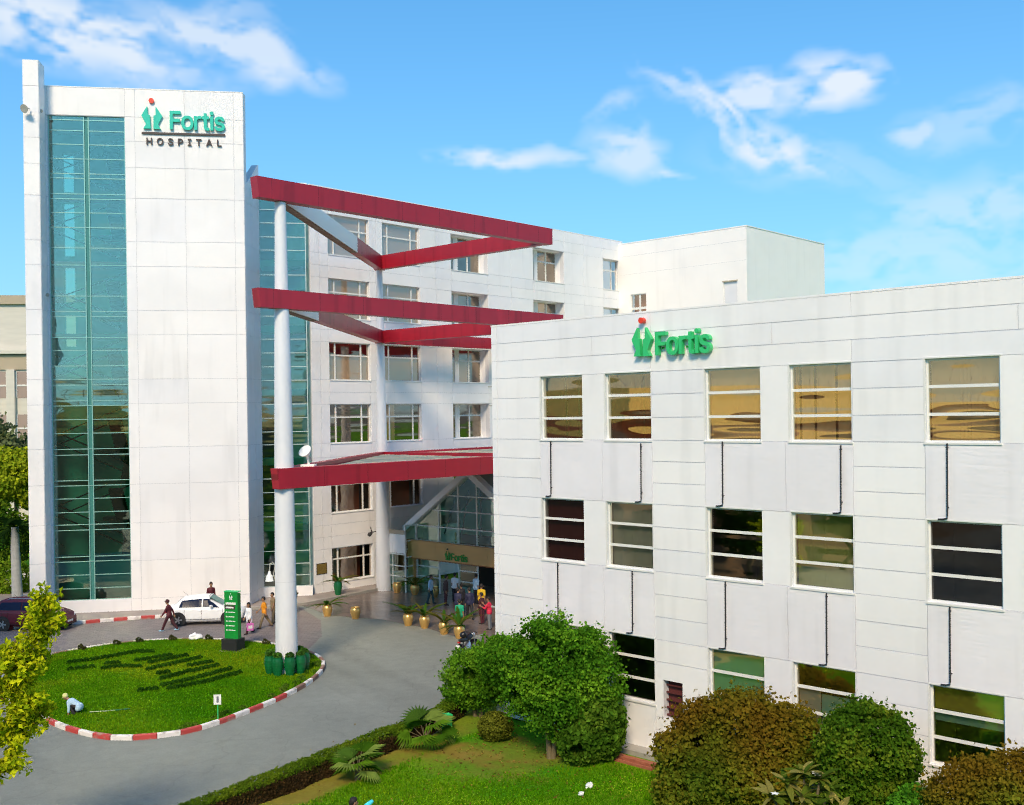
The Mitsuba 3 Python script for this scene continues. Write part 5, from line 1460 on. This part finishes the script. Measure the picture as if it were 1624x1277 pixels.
m = trimesh.creation.icosphere(3, 0.14); m.vertices *= [1.2, 1, .8]; m.apply_translation([-21.75, 47.5, 0.45]); obj('white_cloth', m, 'cloth_white', t, smooth=True)
t = thing('cloth_heap', 'white crumpled cloth on the far kerb left of the green totem', 'cloth')
m = trimesh.creation.icosphere(3, 0.2); m.vertices *= [1.9, 0.8, 0.75]; m.vertices += (meshkit.fbm(m.vertices * 7, 3)[:, None] - .5) * 0.25; m.apply_translation([-15.75, 51.62, 0.26]); obj('fabric', m, 'cloth_white', t, smooth=40)
for i, (x, y, lb) in enumerate([(2.12, 30.75, 'larger white paper scrap on the garden lawn'), (1.83, 30.1, 'small white paper scrap just below the larger one')]):
    t = thing('paper_scrap', lb, 'litter')
    m = trimesh.creation.icosphere(2, 0.12 - 0.03 * i); m.vertices += (meshkit.fbm(m.vertices * 14 + i * 5, 3)[:, None] - .5) * 0.17; m.vertices[:, 2] *= 0.6; m.apply_translation([x, y, 0.06]); obj('sheet', m, 'print_white', t)
t = thing('brick_steps', 'worn red brick step beside the wall foot', 'step')
MST = mat4(R0 + DR * 6.4 - np.array([-DR[1], DR[0]]) * 1.35, DR)
for c in range(2):
    for i in range(6):
        for j in range(3 - c):
            boxpart(t, 'brick', 'brick', MST, (i * 0.24 + .006, j * 0.12 + c * 0.12 + .006, c * 0.08), (i * 0.24 + .232, j * 0.12 + c * 0.12 + .112, c * 0.08 + 0.076 + float(rng.uniform(-.006, .006))))


# ------------------------------------------------------------------ cars
def loft(stations, n_cap=True):
    """stations: list of (x, [(y, z) ...]) half sections from bottom centre to top centre; mirrored"""
    S = []
    for x, half in stations:
        ring = [(y, z) for y, z in half] + [(-y, z) for y, z in half[::-1]]
        S.append(np.array([[x, y, z] for y, z in ring]))
    n = len(S[0]); V = np.vstack(S); F = []
    for i in range(len(S) - 1):
        for j in range(n):
            k_ = (j + 1) % n
            F += [[i * n + j, i * n + k_, (i + 1) * n + k_], [i * n + j, (i + 1) * n + k_, (i + 1) * n + j]]
    for b_, flip in ((0, True), ((len(S) - 1) * n, False)):
        c = len(V); V = np.vstack([V, V[b_:b_ + n].mean(0)])
        for j in range(n):
            k_ = (j + 1) % n
            F.append([c, b_ + k_, b_ + j] if not flip else [c, b_ + j, b_ + k_])
    m = trimesh.Trimesh(V, np.array(F), process=False); m.fix_normals()
    return m


def car(x, y, ang, L, W, H, paint_, label, suv=False, roof=None):
    t = thing('car', label, 'car')
    M = yaw(x, y, 0.004, ang)
    h = L / 2; gc = 0.19 if not suv else 0.24; w = W / 2
    belt = 0.93 if not suv else 1.03
    hood = 0.92 if not suv else 1.02

    def sec(ws, zb, zs, zt, crown=0.03):
        return [(0.0, zb), (ws * 0.86, zb), (ws * 0.97, zb + 0.10), (ws, zb + 0.26), (ws * 0.985, zs - 0.10), (ws * 0.955, zs), (ws * 0.80, zt), (0.0, zt + crown)]
    st = [(-h, sec(w * .72, .38, .66, .74)), (-h + .05, sec(w * .84, .30, .80, .86)), (-h + .18, sec(w * .94, gc + .04, belt - .02, belt + .04)), (-h + .5, sec(w * .99, gc, belt, belt + .05)), (-h + 1.1, sec(w, gc, belt, belt + .04)),
          (0.0, sec(w, gc, belt - .02, belt + .02)), (h - 1.15, sec(w, gc, belt - .02, hood + .03)), (h - .85, sec(w * .995, gc, hood - .06, hood - .01)), (h - .5, sec(w * .96, gc + .02, hood - .14, hood - .09)), (h - .2, sec(w * .88, gc + .05, hood - .26, hood - .19)), (h - .06, sec(w * .76, .30, .60, .68)), (h, sec(w * .66, .36, .52, .58))]
    m = loft(st); m.apply_transform(M)
    obj('body', m, paint_, t, smooth=42)
    rt = H - 0.02
    rearx = -h + (0.42 if not suv else 0.22)
    g0 = [(rearx - .16, belt, 0.80, belt, 0.62), (rearx + .42, belt, .845, rt - .09, .66), (-0.25, belt, .865, rt, .68), (0.28, belt, .865, rt - .02, .68), (h - 1.90, belt, .86, rt - .10, .66), (h - (1.02 if not suv else 1.2), belt - .02, .82, belt + .05, .70)]
    if suv: g0[1] = (rearx + .22, belt, .85, rt - .04, .70)

    def gsec(zb, k1, zt, k2):
        return [(0.0, zb - .05), (w * 1.10 * k1, zb - .05), (w * 1.08 * k1, zb + (zt - zb) * .1), (w * 1.05 * (k1 * .35 + k2 * .65), zb + (zt - zb) * .72), (w * 1.03 * k2, zb + (zt - zb) * .93), (w * .90 * k2, zt), (0.0, zt + .02)]
    cab = loft([(a, gsec(zb, k1, zt, k2)) for a, zb, k1, zt, k2 in g0]); cab.apply_transform(M)
    ck = obj('cabin', cab, roof or paint_, t, smooth=42)

    def gpt(a, q):     # point on the cabin side at x=a, height fraction q, pushed out a little
        xs = [s[0] for s in g0]
        zb, k1, zt, k2 = (np.interp(a, xs, [s[i] for s in g0]) for i in (1, 2, 3, 4))
        yy = w * np.interp(q, [.1, .72, .93], [1.08 * k1, 1.05 * (k1 * .35 + k2 * .65), 1.03 * k2])
        return np.array([a, yy + 0.036, zb + (zt - zb) * q])
    xr, xf = rearx + (.24 if not suv else .20), h - (1.24 if not suv else 1.36)
    segs = [(xr, -.30), (-.24, .50), (.56, xf)] if suv else [(xr + 0.1, -.12), (-.05, xf)]
    for sd in (-1, 1):
        for (a, b_) in segs:
            V = []
            for hq, e0, e1 in ((.84, .16, .34), (.72, .11, .26), (.45, .04, .12), (.13, 0, 0)):
                V += [gpt(q, hq) for q in np.linspace(a + (e0 if a == segs[0][0] else 0), b_ - (e1 if b_ == xf else 0), 9)]
            V = np.array(V); V[:, 1] *= sd
            F = []
            for r_ in range(3):
                for i in range(8): F += [[r_ * 9 + i, r_ * 9 + i + 1, r_ * 9 + 10 + i], [r_ * 9 + i, r_ * 9 + 10 + i, r_ * 9 + 9 + i]]
            F = np.array(F); F = F if sd < 0 else F[:, ::-1]
            mm = trimesh.Trimesh(V, F[:, ::-1], process=False); mm.apply_transform(M); obj('side_window', mm, 'car_glass', ck)
    xs = [s[0] for s in g0]

    def tpt(a, k_):
        zb, k1, zt, k2 = (np.interp(a, xs, [s[i] for s in g0]) for i in (1, 2, 3, 4))
        return np.array([a, k_ * w * .88 * k2, zt + .024])
    for nm, a, b_ in (('windscreen', h - (1.10 if not suv else 1.26), h - 1.86), ('rear_window', rearx - .05, rearx + .36)):
        if nm == 'rear_window' and suv: a, b_ = rearx - .10, rearx + .12
        V = np.array([tpt(a, -1.02), tpt(a, 0), tpt(a, 1.02), tpt(b_, -.92), tpt(b_, 0), tpt(b_, .92)])
        V[1, 2] += .012; V[4, 2] += .012
        mm = trimesh.Trimesh(V, [[0, 1, 4], [0, 4, 3], [1, 2, 5], [1, 5, 4]], process=False); mm.apply_transform(M)
        obj(nm, mm, 'car_glass_teal' if nm == 'windscreen' else 'car_glass', ck)
    if suv:
        for sd in (-1, 1): obj('roof_rail', MB().tube([(M @ np.array([a, sd * w * .62, rt + dz, 1]))[:3] for a, dz in ((-1.2, .0), (-1.05, .06), (.35, .06), (.5, 0))], 0.018, 6).get(), 'steel', ck)
    wr = 0.325 if not suv else 0.345
    xa, xb = -h + .72, h - .78
    for a in (xa, xb):
        for sd in (-1, 1):
            d = trimesh.creation.cylinder(wr + .075, 0.02, sections=28); d.apply_transform(trimesh.transformations.rotation_matrix(math.pi / 2, [1, 0, 0])); d.apply_translation([a, sd * (w - 0.004), wr + .02]); d.apply_transform(M)
            obj('wheel_arch', d, 'black', t)
            ty = lathe([(wr * .62, -.10), (wr * .92, -.105), (wr, -.07), (wr, .07), (wr * .92, .105), (wr * .62, .10), (wr * .60, 0.0), (wr * .62, -.10)], 28); R_ = trimesh.transformations.rotation_matrix(math.pi / 2, [1, 0, 0])
            ty.apply_transform(R_); ty.apply_translation([a, sd * (w - .085), wr]); ty.apply_transform(M)
            wk = obj('wheel', ty, 'tyre', t, smooth=35)
            rm = MB()
            dk = trimesh.creation.cylinder(wr * .62, .06, sections=24); rm.mesh(dk)
            obj_m = MB()
            for q in range(5):
                c_, s_ = math.cos(q * 1.2566), math.sin(q * 1.2566)
                b = trimesh.creation.box(bounds=[[0.03, -.035, .035], [wr * .63, .035, .06]]); b.apply_transform(trimesh.transformations.rotation_matrix(q * 1.2566, [0, 0, 1])); obj_m.mesh(b)
            hub = trimesh.creation.cylinder(.06, .07, sections=14); hub.apply_translation([0, 0, .03]); obj_m.mesh(hub)
            Mw = M @ trimesh.transformations.translation_matrix([a, sd * (w - .045), wr]) @ trimesh.transformations.rotation_matrix(-sd * math.pi / 2, [1, 0, 0])
            g_ = obj_m.get(); g_.apply_transform(Mw); obj('rim', g_, 'rim', wk)
            g_ = rm.get(); g_.apply_transform(Mw @ trimesh.transformations.translation_matrix([0, 0, -.01])); obj('rim_back', g_, 'black', wk)
    for sd in (-1, 1):
        hl = hullpts([(M @ np.array([*q, 1]))[:3] for q in [(h - .50, sd * w * .955, .74), (h - .46, sd * w * .95, .62), (h - .10, sd * w * .70, .56), (h - .12, sd * w * .72, .67), (h - .03, sd * w * .55, .57), (h - .07, sd * w * .55, .64), (h - .30, sd * w * .80, .60)]] if not suv else [(M @ np.array([*q, 1]))[:3] for q in [(h - .50, sd * w * .962, .84), (h - .46, sd * w * .96, .72), (h - .10, sd * w * .72, .64), (h - .12, sd * w * .74, .76), (h - .03, sd * w * .52, .64), (h - .08, sd * w * .55, .74)]])
        obj('headlight', hl, 'lamp_clear', t)
        tl = hullpts([(M @ np.array([*q, 1]))[:3] for q in [(-h + .03, sd * w * .66, .86), (-h + .03, sd * w * .66, .70), (-h + .02, sd * w * .84, .70), (-h + .34, sd * w * .965, .88), (-h + .34, sd * w * .965, .76), (-h + .10, sd * w * .86, .92)]]); obj('taillight', tl, 'lamp_red', t)
        mr = bone((M @ np.array([h - 1.62, sd * (w + .06), belt + .10, 1]))[:3], (M @ np.array([h - 1.66, sd * (w + .15), belt + .12, 1]))[:3], .075, .065); obj('mirror', mr, paint_, t, smooth=40)
        for a in (-.30, .62):
            obj('door_handle', MB().box((a, sd * (w - .01), belt - .17), (a + .17, sd * (w + .018), belt - .135), M).get(), paint_, t)
        sm = MB()
        for a in (-1.02, -.12, .98): sm.box((a, sd * (w - .03), gc + .16), (a + .012, sd * (w + .003), belt - .06), M)
        sm.box((-1.0, sd * (w - .03), gc + .14), (.98, sd * (w + .004), gc + .16), M)
        obj('door_seam', sm.get(), 'black', t)
    obj('grille', MB().box((h - .16, -w * .50, .40), (h - .012, w * .50, .54), M).get(), 'black', t)
    obj('number_plate', MB().box((h - .02, -.24, .42), (h + .006, .24, .52), M).get(), 'print_white', t)
    obj('lower_bumper', MB().box((h - .25, -w * .72, gc + .02), (h - .035, w * .72, gc + .10), M).get(), 'black', t)
    obj('aerial', MB().tube([(M @ np.array([-.95, 0, rt - .03, 1]))[:3], (M @ np.array([-1.25, 0, rt + .22, 1]))[:3]], 0.008, 5).get(), 'black', ck)
    return t


car(-16.60, 56.45, math.atan2(0.08, 1), 4.10, 1.72, 1.50, 'car_white', 'white hatchback parked in front of the tower behind the totem')
car(-25.45, 55.55, math.atan2(-0.16, 1), 4.05, 1.76, 1.62, 'car_maroon', 'dark maroon car with pale roof half hidden by yellow leaves', suv=True, roof='car_maroon')

# ------------------------------------------------------------------ motorcycle
t = thing('motorcycle', 'black motorcycle parked beside the bushy tree at the drive edge', 'motorcycle')
Mm = yaw(-2.2, 47.7, 0.01, math.radians(64))
for i, a in enumerate((-.62, .66)):
    ty = trimesh.creation.torus(.26, .055, 24, 10); ty.apply_transform(trimesh.transformations.rotation_matrix(math.pi / 2, [1, 0, 0])); ty.apply_translation([a, 0, .315]); ty.apply_transform(Mm)
    wk = obj('wheel', ty, 'tyre', t, smooth=True)
    sp = MB()
    for q in range(6):
        c_, s_ = math.cos(q * math.pi / 6) * .22, math.sin(q * math.pi / 6) * .22
        sp.tube([(Mm @ np.array([a - c_, 0, .315 - s_, 1]))[:3], (Mm @ np.array([a + c_, 0, .315 + s_, 1]))[:3]], .010, 5)
    obj('spokes', sp.get(), 'rim', wk)
    md = []
    for q in np.linspace(.5, 2.4, 7): md.append([(Mm @ np.array([a + .34 * math.cos(q), s_, .315 + .34 * math.sin(q), 1]))[:3] for s_ in (-.07, .07)])
    b = MB()
    for q in range(6): b.mesh(hullpts(np.vstack([md[q], md[q + 1], np.array(md[q]) + [0, 0, .012], np.array(md[q + 1]) + [0, 0, .012]])))
    obj('mudguard', b.get(), 'black_gloss', t)
pm = lambda *q: (Mm @ np.array([*q, 1]))[:3]
obj('fuel_tank', m3.Manifold.batch_hull([sph(pm(.10, 0, .82), .13), sph(pm(.32, 0, .86), .13), sph(pm(-.05, 0, .76), .09)]), 'black_gloss', t, smooth=50)
obj('seat', m3.Manifold.batch_hull([sph(pm(-.05, 0, .76), .09), sph(pm(-.45, 0, .82), .10), sph(pm(-.68, 0, .86), .07)]), 'black', t, smooth=50)
obj('engine', m3.Manifold.batch_hull([sph(pm(.12, 0, .42), .15), sph(pm(-.15, 0, .40), .13), sph(pm(.12, 0, .58), .10)]), 'steel', t, smooth=30)
obj('frame', MB().tube([pm(.45, 0, .88), pm(.25, 0, .45), pm(-.2, 0, .35), pm(-.62, 0, .315)], .025, 8).tube([pm(-.62, .09, .32), pm(-.5, .09, .75)], .03, 8).tube([pm(-.62, -.09, .32), pm(-.5, -.09, .75)], .03, 8).get(), 'black', t)
obj('fork', MB().tube([pm(.66, .08, .32), pm(.46, .08, .95)], .022, 8).tube([pm(.66, -.08, .32), pm(.46, -.08, .95)], .022, 8).get(), 'steel', t)
obj('handlebar', MB().tube([pm(.30, .36, 1.03), pm(.42, .2, 1.04), pm(.46, 0, .98), pm(.42, -.2, 1.04), pm(.30, -.36, 1.03)], .017, 8).get(), 'black', t)
obj('headlight', m3.Manifold.batch_hull([sph(pm(.54, 0, .88), .10), sph(pm(.60, 0, .87), .095)]), 'lamp_clear', t, smooth=40)
obj('number_plate', MB().box((-.86, -.10, .48), (-.85, .10, .66), Mm).get(), 'print_white', t)
obj('tail_light', MB().box((-.80, -.06, .74), (-.74, .06, .80), Mm).get(), 'lamp_red', t)
obj('exhaust', MB().tube([pm(.1, -.13, .35), pm(-.3, -.16, .30), pm(-.75, -.17, .36)], [.025, .035, .05], 8).get(), 'steel', t)
k = thing('helmet', 'black helmet resting on the motorcycle seat', 'helmet')
hm = trimesh.creation.icosphere(3, .145); hm.vertices *= [1.1, .92, 1.0]; hm.apply_translation(pm(-.35, 0, 1.03)); obj('shell', hm, 'black_gloss', k, smooth=True)
obj('visor', hullpts([pm(-.35 + .150 * math.cos(a), .142 * math.sin(a), 1.03 + z) for a in np.linspace(-.9, .9, 7) for z in (-.03, .05)] + [pm(-.30, 0, 1.03)]), 'car_glass', k)


# ------------------------------------------------------------------ people
def person(x, y, face, label, shirt, legs, shoes='black', H=1.68, la=(10, 15), ra=(-10, 15), ll=(0, 3), rl=(0, 3), lean=3, long_hair=False, cap=None, sleeve=0.55, z=0.01, kurta=0.0, crouch=None, head_down=0, item=None, extra=None, bald=False, tucked=False):
    """la, ra: shoulder swing forward, elbow bend (degrees); ll, rl: thigh forward, knee bend"""
    t = thing('person', label, 'person')
    s = H / 1.68
    hipz = 0.88
    R = lambda v: np.asarray(v, float)
    th = 0.42; sh = 0.42

    def leg(side, a, b):
        hip = R([0, side * .085, hipz]); a, b = math.radians(a), math.radians(b)
        kn = hip + th * R([math.sin(a), 0, -math.cos(a)])
        an = kn + sh * R([math.sin(a - b), 0, -math.cos(a - b)])
        return hip, kn, an
    Lg, Rg = leg(1, *ll), leg(-1, *rl)
    low = min(Lg[2][2], Rg[2][2]) - 0.065
    lr = math.radians(lean)
    up = R([math.sin(lr), 0, math.cos(lr)]); fw = R([math.cos(lr), 0, -math.sin(lr)])
    pel = R([0, 0, hipz + .02]); chest = pel + up * .34; neck = pel + up * .50; hd = math.radians(head_down)
    hup = R([math.sin(lr + hd), 0, math.cos(lr + hd)]); hfw = R([math.cos(lr + hd), 0, -math.sin(lr + hd)])
    head = neck + hup * .155 + hfw * .02

    def arm(side, a, b):
        shd = pel + up * .405 + R([0, side * .158, 0]); a, b = math.radians(a) + 0, math.radians(b)
        ua = -up * math.cos(a) + fw * math.sin(a) + R([0, side * .12, 0]); ua /= np.linalg.norm(ua)
        el = shd + ua * .27
        fa = -up * math.cos(a + b) + fw * math.sin(a + b) + R([0, side * .04, 0]); fa /= np.linalg.norm(fa)
        wr = el + fa * .235
        return shd, el, wr, fa
    La, Ra = arm(1, *la), arm(-1, *ra)
    parts = [bone(pel + R([0, .06, 0]), pel - R([0, .06, 0]), .115, .115), bone(pel, chest, .12, .13), m3.Manifold.batch_hull([sph(chest + R([0, .075, -.02]), .105), sph(chest - R([0, .075, .02]), .105), sph(neck - up * .04, .06)]),
             bone(neck - up * .04, head - hup * .06, .055, .052), m3.Manifold.batch_hull([sph(head + hup * .03 - hfw * .012, .092), sph(head - hup * .035 + hfw * .012, .075), sph(head - hup * .085 + hfw * .035, .045)]),
             bone(head + hfw * .085 - hup * .005, head + hfw * .104 - hup * .03, .013, .019, 8), bone(head + hfw * .088 - hup * .066, head + hfw * .088 - hup * .068 + R([0, .02, 0]), .014, .012, 8)]
    for sd in (-1, 1): parts.append(bone(head + R([0, sd * .088, 0]) + hup * .01, head + R([0, sd * .093, 0]) - hup * .025, .018, .013, 8))
    for hip, kn, an in (Lg, Rg):
        parts += [bone(hip, kn, .085, .056), bone(kn, an, .055, .038), bone(an - R([0, 0, .03]), an + R([.12, 0, -.045]), .038, .026)]
    for sd, (shd, el, wr, fa) in ((1, La), (-1, Ra)):
        parts += [bone(chest + up * .06 + R([0, sd * .06, 0]), shd, .075, .054), bone(shd, el, .050, .038), bone(el, wr, .037, .026)]
        pr = np.cross(fa, R([0, 1, 0])); pr /= np.linalg.norm(pr)
        pa = wr + fa * .075
        parts.append(m3.Manifold.batch_hull([sph(wr, .024, 8), sph(pa + pr * .028, .015, 8), sph(pa - pr * .028, .015, 8)]))
        inw = R([0, -sd, 0])
        for q, (o, l) in enumerate(((.032, .062), (.011, .072), (-.011, .068), (-.031, .052))):
            b0 = pa + pr * o; b1 = b0 + fa * l * .55 + inw * .006; b2 = b1 + fa * l * .40 + inw * .022
            parts += [bone(b0, b1, .0105, .0095, 6), bone(b1, b2, .0095, .008, 6)]
        b0 = wr + fa * .03 + pr * .026; b1 = b0 + pr * .030 + fa * .022; parts += [bone(b0, b1, .013, .011, 6), bone(b1, b1 + fa * .03 + inw * .01, .011, .009, 6)]
    M = yaw(x, y, z, face, s) @ trimesh.transformations.translation_matrix([0, 0, -low])

    def out(name, mani, mat, ref=.035, it=6):
        u = m3.Manifold.batch_boolean(mani, m3.OpType.Add) if isinstance(mani, list) else mani
        u = u.refine_to_length(ref); q = u.to_mesh()
        mm = trimesh.Trimesh(q.vert_properties[:, :3], q.tri_verts)
        if it: mm = trimesh.smoothing.filter_taubin(mm, iterations=it)
        mm.apply_transform(M)
        return obj(name, mm, mat, t, smooth=True)
    out('body', parts, 'skin', .04, 4)
    # shirt with sleeves
    e = .018
    sp = [m3.Manifold.batch_hull([sph(chest + R([0, .075, -.02]), .105 + e), sph(chest - R([0, .075, .02]), .105 + e), sph(neck - up * .035, .062)]), bone(pel + up * .02, chest, .125 + e, .13 + e)]
    hem = pel - R([0, 0, .05 + kurta])
    sp.append(m3.Manifold.batch_hull([sph(pel + R([0, .06, 0]), .118 + e), sph(pel - R([0, .06, 0]), .118 + e), sph(hem + R([0, .07, 0]), .11 + e), sph(hem - R([0, .07, 0]), .11 + e)]))
    for sd, (shd, el, wr, fa) in ((1, La), (-1, Ra)):
        sp.append(bone(chest + up * .06 + R([0, sd * .06, 0]), shd, .080 + e * .5, .058 + e * .5))
        if sleeve <= 1: sp.append(bone(shd, shd + (el - shd) * sleeve, .056 + e * .6, .050 + e * .6))
        else: sp += [bone(shd, el, .056 + e * .5, .044 + e * .5), bone(el, el + (wr - el) * (sleeve - 1), .044 + e * .5, .034 + e * .5)]
    out('shirt', sp, shirt)
    tp = [m3.Manifold.batch_hull([sph(pel + R([0, .06, 0]), .122), sph(pel - R([0, .06, 0]), .122), sph(pel + R([0, .06, -.09]), .105), sph(pel + R([0, -.06, -.09]), .105)])]
    for hip, kn, an in (Lg, Rg): tp += [bone(hip, kn, .100, .074), bone(kn, an, .074, .060)]
    out('trousers', tp, legs)
    for (hip, kn, an) in (Lg, Rg):
        out('shoe', m3.Manifold.batch_hull([sph(an + R([-.03, 0, -.028]), .046), sph(an + R([.10, 0, -.040]), .036), sph(an + R([.16, 0, -.044]), .026)]), shoes, .03, 2)
    if cap:
        out('cap', [m3.Manifold.batch_hull([sph(head + hup * .035 - hfw * .012, .107), sph(head + hup * .06, .09)]), m3.Manifold.batch_hull([sph(head + hup * .045 + hfw * .09, .02, 8), sph(head + hup * .03 + hfw * .16, .012, 8), sph(head + hup * .04 + hfw * .10 + R([0, .06, 0]), .012, 8), sph(head + hup * .04 + hfw * .10 - R([0, .06, 0]), .012, 8)])], cap, .035, 2)
    else:
        hp = [m3.Manifold.batch_hull([sph(head + hup * .048 - hfw * .022, .098), sph(head + hup * .0 - hfw * .055, .075), sph(head + hup * .075 + hfw * .02, .065)])]
        if long_hair: hp += [bone(head - hfw * .06, head - hfw * .09 - hup * .28, .075, .05)]
        out('hair', hp, 'hair', .035, 2)
    for sd in (-1, 1): out('eye', sph(head + hfw * .082 + hup * .014 + R([0, sd * .034, 0]), .012, 8), 'black', .03, 0)
    tr_ = lambda v: (M @ np.array([*v, 1]))[:3]
    return t, tr_, dict(lw=La[2] + La[3] * .09, rw=Ra[2] + Ra[3] * .09, head=head, pel=pel, chest=chest, fw=fw)


person(-17.95, 54.35, math.pi, 'person in maroon with cap and pale blue shoes striding past the white hatchback', 'cloth_maroon', 'cloth_darkmaroon', 'shoe_blue', la=(34, 8), ra=(-30, 18), ll=(26, 4), rl=(-22, 12), lean=6, cap='cloth_darkmaroon', sleeve=1.9, z=0.01)
person(-17.0, 58.6, -math.pi / 2 + 0.6, 'person in maroon top standing behind the white hatchback', 'cloth_maroon', 'cloth_grey', z=0.15, sleeve=1.8)
t3, tr3, j3 = person(-13.55, 53.4, -math.pi * 0.72, 'long-haired person in white top walking with a pink bag', 'cloth_white', 'cloth_darkmaroon', 'black', H=1.60, ll=(20, 6), rl=(-16, 14), la=(6, 10), ra=(12, 20), long_hair=True, kurta=.18, sleeve=1.7)
person(-13.1, 54.75, -math.pi * 0.85, 'person in orange top and khaki trousers stepping behind the pink bag carrier', 'cloth_orange', 'cloth_khaki', 'cloth_brown', H=1.66, ll=(22, 6), rl=(-24, 10), la=(-15, 20), ra=(25, 25), sleeve=0.7)
person(-12.9, 55.9, -math.pi * 0.8, 'dark-haired person in khaki half hidden behind the orange top', 'cloth_khaki', 'cloth_khaki', 'black', H=1.64, ll=(8, 4), rl=(-8, 8))
bg = thing('shopping_bag', 'pink and white carrier bag held by the long-haired walker', 'bag')
pb = tr3(j3['lw']); pb = np.array(pb)
Mb_ = yaw(pb[0], pb[1], pb[2] - .48, 0.5)
obj('pouch', hullpts([(Mb_ @ np.array([a * k1, b * k1 * 1, z, 1]))[:3] for a in (-.16, .16) for b in (-.05, .05) for z, k1 in ((0, 1), (.36, 1.06))]), 'bag_pink', bg)
for a in (-.051, .0515): boxpart(bg, 'print_patch', 'print_white', Mb_, (-.10, a - .004, .10), (.10, a + .004, .25))
obj('handle', MB().tube([(Mb_ @ np.array([q, 0, z, 1]))[:3] for q, z in ((-.09, .36), (-.04, .47), (.04, .47), (.09, .36))], .010, 6).get(), 'bag_pink', bg)
# gardener
tg, trg, jg = person(-16.2, 38.8, math.pi * 0.97, 'gardener with yellowish cap crouching over the oval lawn', 'cloth_skyblue', 'cloth_black', 'black', H=1.62, ll=(112, 142), rl=(100, 148), la=(52, 10), ra=(60, 20), lean=58, head_down=-18, cap='cloth_cap', sleeve=1.5, z=0.12)
k = thing('hose', 'short green hose lying behind the gardener', 'hose')
obj('pipe', MB().tube([(-15.85, 38.9, .16), (-15.4, 39.0, .15), (-15.0, 39.1, .15), (-14.5, 39.3, .15)], .03, 6).get(), 'vase_green', k)
crowd = [(-4.90, 61.1, -0.2, 'person in light blue shirt by the brass pot at the entrance', 'cloth_skyblue', 'cloth_darkteal', dict(ll=(12, 4), rl=(-10, 8), sleeve=1.4)),
         (-3.98, 60.5, 0.3, 'person all in dark brown left of the white shirt at the entrance', 'cloth_brown', 'cloth_darkmaroon', dict(H=1.72, sleeve=1.8)),
         (-3.52, 61.6, 1.2, 'person in plain white shirt facing the entrance glass', 'cloth_white', 'cloth_black', dict(sleeve=0.7)),
         (-3.05, 56.0, 1.0, 'person in navy with white collar in front of the white shirt', 'cloth_navy', 'cloth_grey', dict(H=1.74, sleeve=1.8, ll=(8, 3), rl=(-10, 6))),
         (-2.92, 57.8, 2.2, 'person in black with yellow scarf behind the navy jacket', 'cloth_black', 'cloth_black', dict(H=1.66, sleeve=1.6)),
         (-2.80, 52.9, 1.5, 'person in bright green top behind the brass pots', 'cloth_green', 'cloth_darkteal', dict(H=1.66, sleeve=0.8)),
         (-2.42, 56.3, 1.9, 'person in dark purple striding left of the yellow shirt', 'cloth_navy', 'cloth_black', dict(H=1.72, ll=(18, 4), rl=(-16, 6), sleeve=1.8)),
         (-1.82, 57.2, 1.4, 'person in mustard yellow shirt at the entrance', 'cloth_yellow', 'cloth_darkmaroon', dict(H=1.72, sleeve=0.8)),
         (-1.72, 55.0, 2.6, 'person in dark red between the yellow and red shirts', 'cloth_darkmaroon', 'cloth_maroon', dict(H=1.62, sleeve=1.7)),
         (-1.30, 53.5, 2.9, 'person in bright red top at the near block corner', 'cloth_red', 'cloth_grey', dict(H=1.66, la=(40, 80), ra=(45, 90), sleeve=1.5)),
         (-2.25, 60.9, 0.9, 'person in pale blue shirt at the entrance doorway', 'cloth_skyblue', 'cloth_black', dict(H=1.72, sleeve=0.9))]
for (x, y, fc, lb, sh_, lg, kw) in crowd:
    person(x, y, fc, lb, sh_, lg, **kw)
person(-4.05, 25.55, 0.4, 'dark-haired person cut off at the bottom edge of the photo', 'cloth_navy', 'cloth_black', H=1.66, la=(50, 60), ra=(30, 70))
k = thing('phone', 'bright cyan thing in the hand of the person at the bottom edge', 'bag')
obj('case', m3.Manifold.batch_hull([sph((-3.72, 25.75, 1.42), .06), sph((-3.60, 25.8, 1.50), .05)]), 'cyan_item', k)
